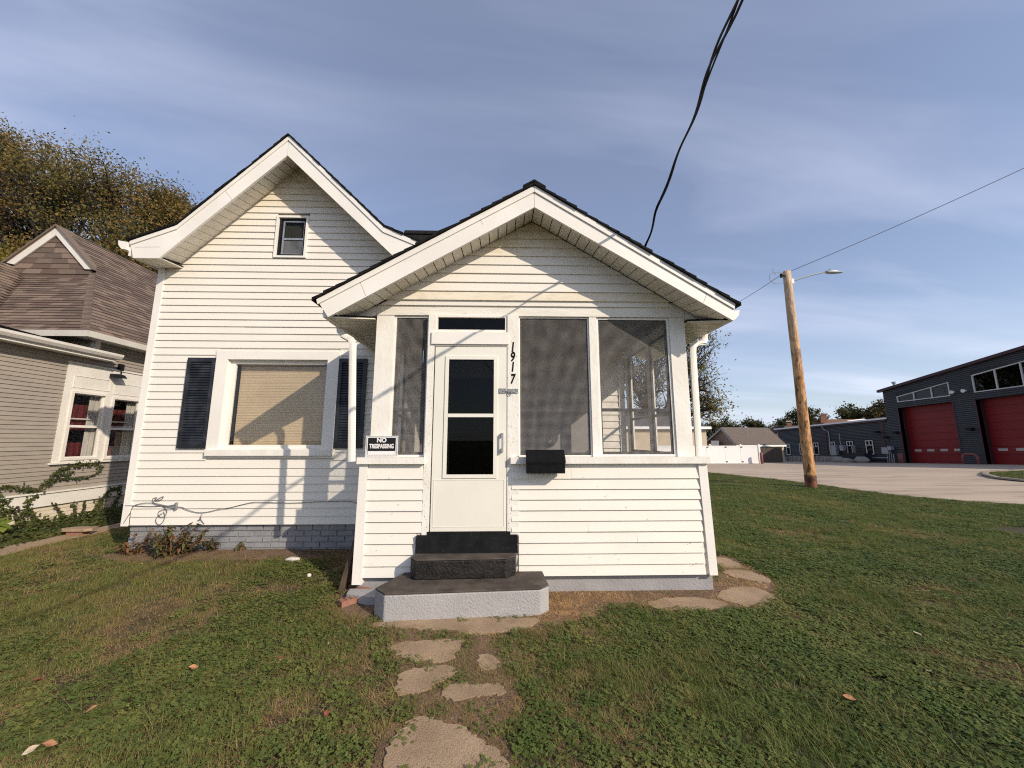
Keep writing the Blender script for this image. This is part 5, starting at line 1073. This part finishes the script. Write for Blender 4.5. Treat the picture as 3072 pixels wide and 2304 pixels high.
for px, py in ((2857, 1176), (2891, 1172)):
    p = onX(px, py, FX-.3); lm = part('wall_lamp', MB().tube([p+np.array([.25, 0, 0]), p, p-np.array([.1, 0, .02])], [.04, .12, .14], 10), M['fswhite'], FS)
for px, py in ((2682, 1298), (2905, 1287), (2653, 1312), (2625, 1296)):
    p = onX(px, py, FX-.2); part('security_light', MB().box(p[0]-.15, p[0]+.2, p[1]-.28, p[1]+.05, p[2]-.10, p[2]+.10), M['black'], FS)
for x0, y0, x1, y1 in ((2646, 1342, 2668, 1362), (2664, 1339, 2676, 1350), (2520, 1336, 2533, 1352), (2495, 1336, 2512, 1366), (2556, 1336, 2562, 1366)):
    a, b = onX(x0, y0, FX-.35), onX(x1, y1, FX-.35); part('meter_box', MB().box(FX-.45, FX-.1, min(a[1], b[1]), max(a[1], b[1]), b[2], a[2]), M['lampgrey'], FS)
mb = MB()
for px in (2662, 2668, 2675, 2681): a, b = onX(px, 1362, FX-.3), onX(px+2, 1388, FX-.3); mb.tube([a, b], .035, 6)
a, b = onX(2615, 1373, FX-.5), onX(2664, 1374, FX-.5); mb.tube([a, b], .045, 6); a, b = onX(2517, 1300, FX-.2), onX(2522, 1335, FX-.2); mb.tube([a, b], .03, 6)
part('conduit', mb, M['lampgrey'], FS)
def hoop(pxa, pxb, pt, pb, label):
    a = onX(pxa, pb, FX-.9); b = onX(pxb, pb, FX-.9); zt = onX((pxa+pxb)/2, pt, FX-.9)[2]
    r_ = .28; pts = [a, (a[0], a[1], zt-r_), (a[0], a[1]-r_*.3, zt-r_*.3), (a[0], a[1]-r_, zt), (a[0], b[1]+r_, zt), (a[0], b[1]+r_*.3, zt-r_*.3), (a[0], b[1], zt-r_), b]
    part('hoop_guard', MB().tube(pts, .09, 8), M['pinkpost'], None, label, cat='bollard', smooth=True)
hoop(2893, 2938, 1362, 1399, 'faded red steel hoop guard between the two red garage doors')
for x0, x1, y0, lb in ((2699, 2704, 1360, 'faded red steel bollard left of the first garage door, farther of the pair'), (2706, 2711, 1361, 'faded red steel bollard left of the first garage door, nearer of the pair')):
    p = onX((x0+x1)/2, 1393, FX-1.0); q = onX((x0+x1)/2, y0, FX-1.0)
    part('bollard', MB().tube([(p[0], p[1], p[2]-.1), (p[0], p[1], q[2]-.05), (p[0], p[1], q[2])], [.09, .09, .05], 8), M['pinkpost'], None, lb, cat='bollard', smooth=True)
part('mulch_bed', MB().prism([(36.3, 36.2, fz(36.2, -.42)), (37.9, 36.2, fz(36.2, -.42)), (37.9, 52, fz(52, -.42)), (36.3, 52, fz(52, -.42))], [(36.3, 36.2, fz(36.2, -.30)), (37.9, 36.2, fz(36.2, -.30)), (37.9, 52, fz(52, -.30)), (36.3, 52, fz(52, -.30))]), M['gravel'], kind='structure')
BK = [(2329, 2363, 1370, 1385, 'farthest'), (2371, 2404, 1369, 1385, 'second from the far end'), (2407, 2430, 1371, 1385, 'third, partly behind the pole'), (2451, 2484, 1370, 1387, 'first to the right of the pole'), (2486, 2512, 1371, 1387, 'second to the right of the pole')]
for x0, x1, y0, y1, nm in BK:
    a, b = onX(x0, y1, 36.0), onX(x1, y0, 36.0); n = 3; T = thing('barrier_block', 'rough concrete barrier block by the low charcoal wing, '+nm, 'block', (36, (a[1]+b[1])/2, a[2]), 'concrete blocks along the low wing')
    w_ = (a[1]-b[1])/n
    for k in range(n):
        y0_ = b[1]+k*w_; z0, z1 = a[2]-.08, a[2]+(b[2]-a[2])*random.uniform(.9, 1.05)
        o = part('block_piece', MB().hexa([(35.75, y0_+.02, z0), (36.5, y0_+.02, z0), (36.5, y0_+w_-.02, z0), (35.75, y0_+w_-.02, z0), (35.85, y0_+.05, z1), (36.45, y0_+.05, z1), (36.45, y0_+w_-.05, z1), (35.85, y0_+w_-.05, z1)]), M['block'], T); bevel(o, .05)
for px, py, r, lb in ((2540, 1383, (.5, 1.1, .32), 'long low grey boulder by the low charcoal wing'), (2585, 1380, (.45, .8, .35), 'rounded grey boulder nearest the tall charcoal building'), (2515, 1380, (.5, .7, .4), 'grey boulder next to the last concrete block')):
    p = onX(px, py, 36.2); lump('boulder', p, r, M['block'], lb, 'boulder', seed=px)
# planter box
a, b = onX(2538, 1360, 36.9), onX(2598, 1362, 36.9); part('planter_box', MB().box(36.7, 37.5, b[1], a[1], b[2]-1.0, b[2]+.05), M['fs'], None, 'dark boxy planter beneath the wing windows', cat='planter')

# ------------------------------------------------------------------ fences and far buildings
VF = thing('white_vinyl_fence', 'white vinyl panel fence with gates behind the drive beside the porch', 'fence', (18, 33, float(gz(18, 33))))
g0 = float(gz(18, 33)); FY = 33.0
def fx(px): return onY(px, 1365, FY)[0]
ftop = onY(2200, 1337, FY)[2]
eds = [1960, 2010, 2062, 2122, 2177, 2224, 2276]
for a, b in zip(eds[:-1], eds[1:]):
    o = part('panel', MB().box(fx(a)+.03, fx(b)-.03, FY, FY+.04, g0+.06, ftop-.02), M['vfence'], VF)
    part('rail', MB().box(fx(a)+.03, fx(b)-.03, FY-.02, FY+.06, ftop-.10, ftop), M['vfence'], o); part('rail', MB().box(fx(a)+.03, fx(b)-.03, FY-.02, FY+.06, g0+.03, g0+.16), M['vfence'], o)
    if a >= 2122:
        for z in (ftop-.12, g0+.18): part('hinge', MB().box(fx(a)-.02, fx(a)+.14, FY-.045, FY-.021, z-.04, z+.04), M['black'], o)
for px in eds: part('post', MB().box(fx(px)-.03, fx(px)+.03, FY-.01, FY+.05, g0-.05, ftop+.0), M['vfence'], VF)
part('post', MB().box(fx(2276), fx(2276)+.16, FY-.06, FY+.10, g0-.05, ftop+.10), M['vfence'], VF)
for px in (2130, 2222, 2276): part('post_cap', MB().hexa([(fx(px)-.05, FY-.07, ftop+.02), (fx(px)+.17, FY-.07, ftop+.02), (fx(px)+.17, FY+.11, ftop+.02), (fx(px)-.05, FY+.11, ftop+.02), (fx(px)+.04, FY, ftop+.14), (fx(px)+.08, FY, ftop+.14), (fx(px)+.08, FY+.04, ftop+.14), (fx(px)+.04, FY+.04, ftop+.14)]), M['vfence'], VF)
p = onY(2287, 1398, 32.4); q = onY(2287, 1357, 32.4)
part('bollard', MB().tube([(p[0], p[1], p[2]-.1), (p[0], p[1], q[2]-.06), (p[0], p[1], q[2])], [.12, .12, .07], 10), M['pinkpost'], None, 'faded red steel bollard at the end of the white fence', cat='bollard', smooth=True)
WY = 39.0
WF = thing('wooden_fence', 'dark weathered board fence behind the red bollard', 'fence', (22, WY, -1)); x = onY(2281, 1365, WY)[0]; zt, zb = onY(2310, 1345, WY)[2], onY(2310, 1388, WY)[2]
while x < onY(2345, 1365, WY)[0]: part('slat', MB().box(x, x+.145, WY+random.uniform(-.01, .01), WY+.03, zb-.3, zt+random.uniform(-.03, .03)), M['wfence'], WF); x += .16
TG = thing('tan_garage', 'low tan garage with a grey-brown gable roof behind the white fence', 'garage', (24, 42, -1))
A_, B2, C2 = onY(2122, 1333, 47), onY(2205, 1333, 42), onY(2350, 1333, 44); AP = onY(2166, 1284, 44.6); ez = B2[2]; gb = -1.3
gv = lambda p, z: (p[0], p[1], z); ex = C2-B2; ex[2] = 0
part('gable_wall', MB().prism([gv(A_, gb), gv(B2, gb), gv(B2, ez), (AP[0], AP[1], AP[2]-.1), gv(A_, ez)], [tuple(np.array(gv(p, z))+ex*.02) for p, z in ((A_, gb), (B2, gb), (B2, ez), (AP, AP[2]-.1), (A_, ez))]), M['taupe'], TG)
part('side_wall', MB().prism([gv(B2, gb), gv(C2, gb), gv(C2, ez), gv(B2, ez)], [tuple(np.array(gv(p, z))+np.array([.1, .3, 0])) for p, z in ((B2, gb), (C2, gb), (C2, ez), (B2, ez))]), M['beige'], TG)
R0, R1 = AP-ex*.03, AP+ex; E0, E1 = np.array(gv(B2, ez))-ex*.03+np.array([.1, -.3, -.1]), np.array(gv(C2, ez))+np.array([.1, -.3, -.1]); W0, W1 = np.array(gv(A_, ez))-ex*.03+np.array([-.4, .3, -.15]), np.array(gv(A_, ez))+ex+np.array([-.4, .3, -.15])
up_ = np.array([0, 0, .1])
part('roof_slope', MB().prism([E0, E1, R1, R0], [E0+up_, E1+up_, R1+up_, R0+up_]), M['roofgrey'], TG); part('roof_slope', MB().prism([W0, W1, R1, R0], [W0+up_, W1+up_, R1+up_, R0+up_]), M['roofgrey'], TG)
part('fascia', MB().prism([E0, E1, E1-up_*1.8, E0-up_*1.8], [E0-np.array([0, .05, 0]), E1-np.array([0, .05, 0]), E1-up_*1.8-np.array([0, .05, 0]), E0-up_*1.8-np.array([0, .05, 0])]), M['fswhite'], TG)
sh_ = np.array([-.05, -.1, 0])
for p, q in ((E0, R0), (W0, R0)): part('rake_board', MB().prism([p, q, q-up_*2, p-up_*2], [p+sh_, q+sh_, q-up_*2+sh_, p-up_*2+sh_]), M['lampgrey'], TG)
u_ = (B2-A_)[:2]; u_ /= np.linalg.norm(u_); 
def gw(px, py): d = ray(px, py); nrm = np.array([u_[1], -u_[0]]); t = ((A_[:2]-CAM[:2])@nrm)/(d[:2]@nrm); return CAM+d*(t*.995)
part('window', MB().prism([gw(2133, 1322), gw(2157, 1322), gw(2157, 1345), (gw(2133, 1345))], [gw(2133, 1322)*.99+CAM*.01, gw(2157, 1322)*.99+CAM*.01, gw(2157, 1345)*.99+CAM*.01, gw(2133, 1345)*.99+CAM*.01]), M['vfence'], TG)
CB2 = thing('cream_building', 'cream building with a slate roof seen through the porch screens', 'building', (16, 37, -1))
a, b = onY(1800, 1290, 37), onY(2118, 1290, 37); zt = onY(2000, 1286, 37)[2]; zr = onY(2000, 1232, 42)[2]
part('wall', MB().box(a[0], b[0], 37, 46, -1.2, zt), M['beige'], CB2); part('fascia', MB().box(a[0]-.3, b[0]+.35, 36.6, 36.68, zt-.05, zt+.2), M['fswhite'], CB2)
part('roof', MB().prism([(a[0]-.3, 36.65, zt+.1), (b[0]+.3, 36.65, zt+.1), (b[0]+.3, 46.4, zt+.1), (a[0]-.3, 46.4, zt+.1)], [(a[0]+3, 41.4, zr), (b[0]-1.6, 41.4, zr), (b[0]-1.6, 41.6, zr), (a[0]+3, 41.6, zr)]), M['roofdk'], CB2)
FH_ = thing('far_house', 'russet roofed house with brick chimneys rising behind the low charcoal wing', 'house', (60, 62, -2))
def far_roof(poly, Y, d, m, nm, par): part(nm, MB().prism([onY(x, y, Y) for x, y in poly], [onY(x, y, Y+d) for x, y in poly]), m, par)
far_roof([(2425, 1300), (2440, 1262), (2470, 1258), (2590, 1257), (2655, 1275), (2660, 1320), (2425, 1320)], 66, 6, M['roofbr'], 'roof', FH_)
far_roof([(2462, 1268), (2480, 1268), (2480, 1243), (2462, 1243)], 64.5, 1.2, M['chim'], 'chimney', FH_); far_roof([(2460, 1243), (2482, 1243), (2481, 1240), (2462, 1240)], 64.3, 1.6, M['block'], 'chimney_cap', FH_)
far_roof([(2540, 1262), (2590, 1256), (2600, 1258), (2560, 1266)], 64, 1, M['fswhite'], 'roof_flashing', FH_)
FH2 = thing('far_house', 'far low house with a grey roof and a brick chimney left of the utility pole', 'house', (52, 70, -2))
far_roof([(2290, 1300), (2318, 1277), (2400, 1277), (2425, 1300), (2425, 1330), (2290, 1330)], 72, 6, M['roofgrey'], 'roof', FH2); far_roof([(2360, 1280), (2375, 1280), (2375, 1265), (2360, 1265)], 70, 1.2, M['chim'], 'chimney', FH2); far_roof([(2358, 1266), (2377, 1266), (2376, 1262), (2359, 1262)], 69.8, 1.5, M['block'], 'chimney_cap', FH2)

# ------------------------------------------------------------------ grass
def inpoly(x, y, P):
    c = np.zeros(len(x), bool); n = len(P)
    for i in range(n):
        (x0, y0), (x1, y1) = P[i], P[(i+1) % n]; k = ((y0 > y) != (y1 > y)); xi = (x1-x0)*(y-y0)/((y1-y0) if y1 != y0 else 1e-9)+x0; c ^= k & (x < xi)
    return c
def nz(x, y, s, o=0): return np.array([noise.noise(Vector((a*s+o, b*s-o, o))) for a, b in zip(x, y)])
def blade(mb, x, y, h, w, lx, ly, seg=2):
    a = math.atan2(ly, lx)+math.pi/2; sx, sy_ = math.cos(a)*w/2, math.sin(a)*w/2; vs = []
    for i in range(seg+1):
        t = i/seg; k = 1-t*.85; px, py, pz = x+lx*t*t, y+ly*t*t, h*t*(1-.15*t); vs += [(px-sx*k, py-sy_*k, pz), (px+sx*k, py+sy_*k, pz)]
    mb.add(vs, [(2*i, 2*i+1, 2*i+3, 2*i+2) for i in range(seg)])
def mk_tuft(kind, seed):
    rg = random.Random(seed); mb = MB()
    if kind in ('grass', 'lush'):
        for _ in range(44): r = .078*rg.random()**.5; a = rg.uniform(0, 6.28); h = rg.uniform(.018, .045); l = rg.uniform(.2, 1.1)*h; b = rg.uniform(0, 6.28); blade(mb, r*math.cos(a), r*math.sin(a), h, rg.uniform(.0026, .0042), l*math.cos(b), l*math.sin(b))
        return mb, M[kind]
    if kind == 'long':
        for _ in range(9): r = .05*rg.random()**.5; a = rg.uniform(0, 6.28); h = rg.uniform(.04, .10); l = rg.uniform(.6, 1.7)*h; b = rg.uniform(0, 6.28); blade(mb, r*math.cos(a), r*math.sin(a), h, rg.uniform(.004, .006), l*math.cos(b), l*math.sin(b), 3)
        return mb, M['grass']
    if kind == 'hay':
        for _ in range(16): r = .09*rg.random()**.5; a = rg.uniform(0, 6.28); h = rg.uniform(.006, .035); l = rg.uniform(.04, .12); b = rg.uniform(0, 6.28); blade(mb, r*math.cos(a), r*math.sin(a), h, rg.uniform(.003, .0048), l*math.cos(b), l*math.sin(b), 3)
        return mb, M['hay']
    if kind == 'straw':
        for _ in range(34): r = .078*rg.random()**.5; a = rg.uniform(0, 6.28); h = rg.uniform(.004, .026); l = rg.uniform(.02, .07); b = rg.uniform(0, 6.28); blade(mb, r*math.cos(a), r*math.sin(a), h, rg.uniform(.0026, .0042), l*math.cos(b), l*math.sin(b))
        return mb, M['straw']
    for _ in range(24):
        r = .078*rg.random()**.5; a = rg.uniform(0, 6.28); x, y, z = r*math.cos(a), r*math.sin(a), rg.uniform(.010, .038); b0 = rg.uniform(0, 6.28); R_ = rg.uniform(.0042, .0085); tx, ty = rg.uniform(-.5, .5), rg.uniform(-.5, .5)
        for k in range(3):
            b = b0+k*2.09; cx_, cy_ = x+math.cos(b)*R_, y+math.sin(b)*R_; vs = []
            for q in range(5):
                t = 2*math.pi*q/5+b; vx, vy = math.cos(t)*R_*.95, math.sin(t)*R_*.95; vs.append((cx_+vx, cy_+vy, z+(cx_+vx-x)*tx+(cy_+vy-y)*ty+.15*R_))
            mb.add(vs, [(0, 1, 2, 3, 4)])
    return mb, M['clover']
kinds = ['grass']*3+['clover']*3+['straw']*2+['long']*2+['hay']*2+['lush']*2
tcol = bpy.data.collections.new('turf_pieces')
for i, k in enumerate(kinds):
    mb, m = mk_tuft(k, 40+i); o = bpy.data.objects.new('tuft_%02d' % i, mb.mesh('tuft', m)); tcol.objects.link(o)
GP = []
def scatter(x0, x1, y0, y1, dens, s, zs):
    n = int((x1-x0)*(y1-y0)*dens); x = RNG.uniform(x0, x1, n); y = RNG.uniform(y0, y1, n)
    k = (np.abs(x-.03*y) < 1.55*y+1.2); x, y = x[k], y[k]
    bad = ((x > -1.62) & (x < 2.36) & (y > 4.235)) | ((x > -5.2) & (x < 2.1) & (y > 5.43)) | (x < -6.92) & (y > 3.2)
    bad |= inpoly(x, y, low+[(-1.0, 4.3)])
    far_ = (x > xE(y)-.05) & (y > 4); isl_in = inpoly(x, y, [(a+.2, b-.0) for a, b in isl]); bad |= far_ & ~isl_in
    sb = np.zeros(len(x), bool); ring = np.zeros(len(x), bool)
    for p in SLABS:
        c = np.array(p).mean(0); sh = [tuple(c+(np.array(q)-c)*random.uniform(.80, .98)) for q in p]; big = [tuple(c+(np.array(q)-c)*1.35) for q in p]; sb |= inpoly(x, y, sh); ring |= inpoly(x, y, big)
    sb |= inpoly(x, y, [(a, b) for a, b in sp_])
    pd = inpoly(x, y, PDIRT); ring |= pd & (RNG.random(len(x)) < .75); dr = inpoly(x, y, DIRT) | inpoly(x, y, bd)
    k = ~bad & ~(sb & (RNG.random(len(x)) > .012)); x, y, ring, dr, pd = x[k], y[k], ring[k], dr[k], pd[k]
    if not len(x): return
    d1 = nz(x, y, .9, 3.1)+.5*nz(x, y, 3.2, 9.); d2 = nz(x, y, .7, 17.3)+.4*nz(x, y, 2.6, 5.)
    u = RNG.random(len(x)); midleft = np.exp(-(((x+2.0)/1.5)**2+((y-3.5)/1.1)**2)); pathn = np.exp(-((x+.15)/.75)**2)*(y < 3.9)
    dry = .12+.75*np.clip(d1*1.7-.02, 0, 1)+.45*midleft*np.clip(.5+d1, 0, 1)+.30*pathn-.20*(x > 1.2)-.08*(y > 7); dry = np.where(ring, .78, dry); 
    clv = .40+.95*d2+.08*(x > -1)-.3*((x < -3) & (y > 3.5))
    typ = np.where(u < dry, 2, np.where(RNG.random(len(x)) < clv, 1, np.where(RNG.random(len(x)) < np.where(x > .8, .34, .16), 3, 0)))
    keep = np.ones(len(x), bool); keep &= ~(pd & (typ == 2) & (RNG.random(len(x)) > .75)); keep &= ~(dr & (RNG.random(len(x)) > .35+.5*(nz(x, y, 2.2, 40.) > -.05))); typ = np.where(dr, np.where(RNG.random(len(x)) < .92, 2, 0), typ)
    keep &= ~((typ == 2) & ~dr & ~ring & (RNG.random(len(x)) > .8))
    tring = ring[keep]; x, y, typ, d1, dr = x[keep], y[keep], typ[keep], d1[keep], dr[keep]
    typ = np.where(inpoly(x, y, DIRT) & (typ == 2) & (RNG.random(len(x)) < .62+.9*nz(x, y, 2.2, 40.)), 4, typ); typ = np.where((typ == 0) & (RNG.random(len(x)) < .25+.6*sstep(-.2, 1.6, x)), 5, typ); typ = np.where((typ == 1) & (y > 5.5) & (RNG.random(len(x)) < .45), 5, typ); base = np.array([0, 3, 6, 8, 10, 12]); cnt = np.array([3, 3, 2, 2, 2, 2]); idx = base[typ]+(RNG.random(len(x))*cnt[typ]).astype(int)
    tint = np.clip(RNG.beta(1.5, 4, len(x))*.7+np.clip(d1, 0, 1)*.5+.13*(1-sstep(-1.4, .4, x))+.45*tring*RNG.random(len(x)), 0, 1)
    z = gz(x, y)-.004; z = np.where(inpoly(x, y, isl), .05, z)
    sc_ = s*RNG.uniform(.75, 1.25, len(x)); zc = zs*RNG.uniform(.7, 1.2, len(x))*np.where(typ == 1, .9, 1)
    GP.append((np.stack([x, y, z], 1), idx, tint, np.stack([sc_, sc_, zc], 1), RNG.uniform(0, 6.28, len(x))))
scatter(-6, 6, 1.2, 4.2, 520, .95, .95)
scatter(-9, 9, 4.2, 7.0, 330, 1.15, 1.0)
scatter(1.5, 22, 7.0, 12, 190, 1.45, 1.1)
scatter(2, 24, 12, 20, 85, 2.1, 1.2)
scatter(2, 14, 20, 30, 22, 4., 1.6); scatter(19, 45, 9, 19.4, 16, 4., 1.4)
co = np.concatenate([g[0] for g in GP]); idx = np.concatenate([g[1] for g in GP]); tint = np.concatenate([g[2] for g in GP]); scl = np.concatenate([g[3] for g in GP]); rot = np.concatenate([g[4] for g in GP])
me = bpy.data.meshes.new('grass'); me.vertices.add(len(co)); me.vertices.foreach_set('co', co.astype('f').ravel())
for nm, ty, arr, key in (('idx', 'INT', idx.astype('i'), 'value'), ('tint', 'FLOAT', tint.astype('f'), 'value'), ('scl', 'FLOAT_VECTOR', scl.astype('f').ravel(), 'vector'), ('rot', 'FLOAT_VECTOR', np.stack([rot*0, rot*0, rot], 1).astype('f').ravel(), 'vector')):
    me.attributes.new(nm, ty, 'POINT').data.foreach_set(key, arr)
me.update(); GO = bpy.data.objects.new('grass', me); COL.objects.link(GO); GO['kind'] = 'stuff'; GO['label'] = 'mown lawn of grass, clover and dry straw round the house'
ng = bpy.data.node_groups.new('turf', 'GeometryNodeTree'); ng.interface.new_socket('Geometry', in_out='INPUT', socket_type='NodeSocketGeometry'); ng.interface.new_socket('Geometry', in_out='OUTPUT', socket_type='NodeSocketGeometry')
gi = ng.nodes.new('NodeGroupInput'); go = ng.nodes.new('NodeGroupOutput'); ip = ng.nodes.new('GeometryNodeInstanceOnPoints'); ci = ng.nodes.new('GeometryNodeCollectionInfo')
ci.inputs[0].default_value = tcol; ci.inputs['Separate Children'].default_value = True; ci.inputs['Reset Children'].default_value = True
def natt(nm, ty): n = ng.nodes.new('GeometryNodeInputNamedAttribute'); n.data_type = ty; n.inputs[0].default_value = nm; return n.outputs[0]
mp_ = ng.nodes.new('GeometryNodeMeshToPoints'); ng.links.new(gi.outputs[0], mp_.inputs[0]); ng.links.new(mp_.outputs[0], ip.inputs['Points']); ng.links.new(ci.outputs[0], ip.inputs['Instance']); ip.inputs['Pick Instance'].default_value = True
ng.links.new(natt('idx', 'INT'), ip.inputs['Instance Index']); ng.links.new(natt('rot', 'FLOAT_VECTOR'), ip.inputs['Rotation']); ng.links.new(natt('scl', 'FLOAT_VECTOR'), ip.inputs['Scale']); ng.links.new(ip.outputs[0], go.inputs[0])
md = GO.modifiers.new('turf', 'NODES'); md.node_group = ng
print('turf points', len(co), 'objects', len(bpy.data.objects), 'tabs', len(TABS))
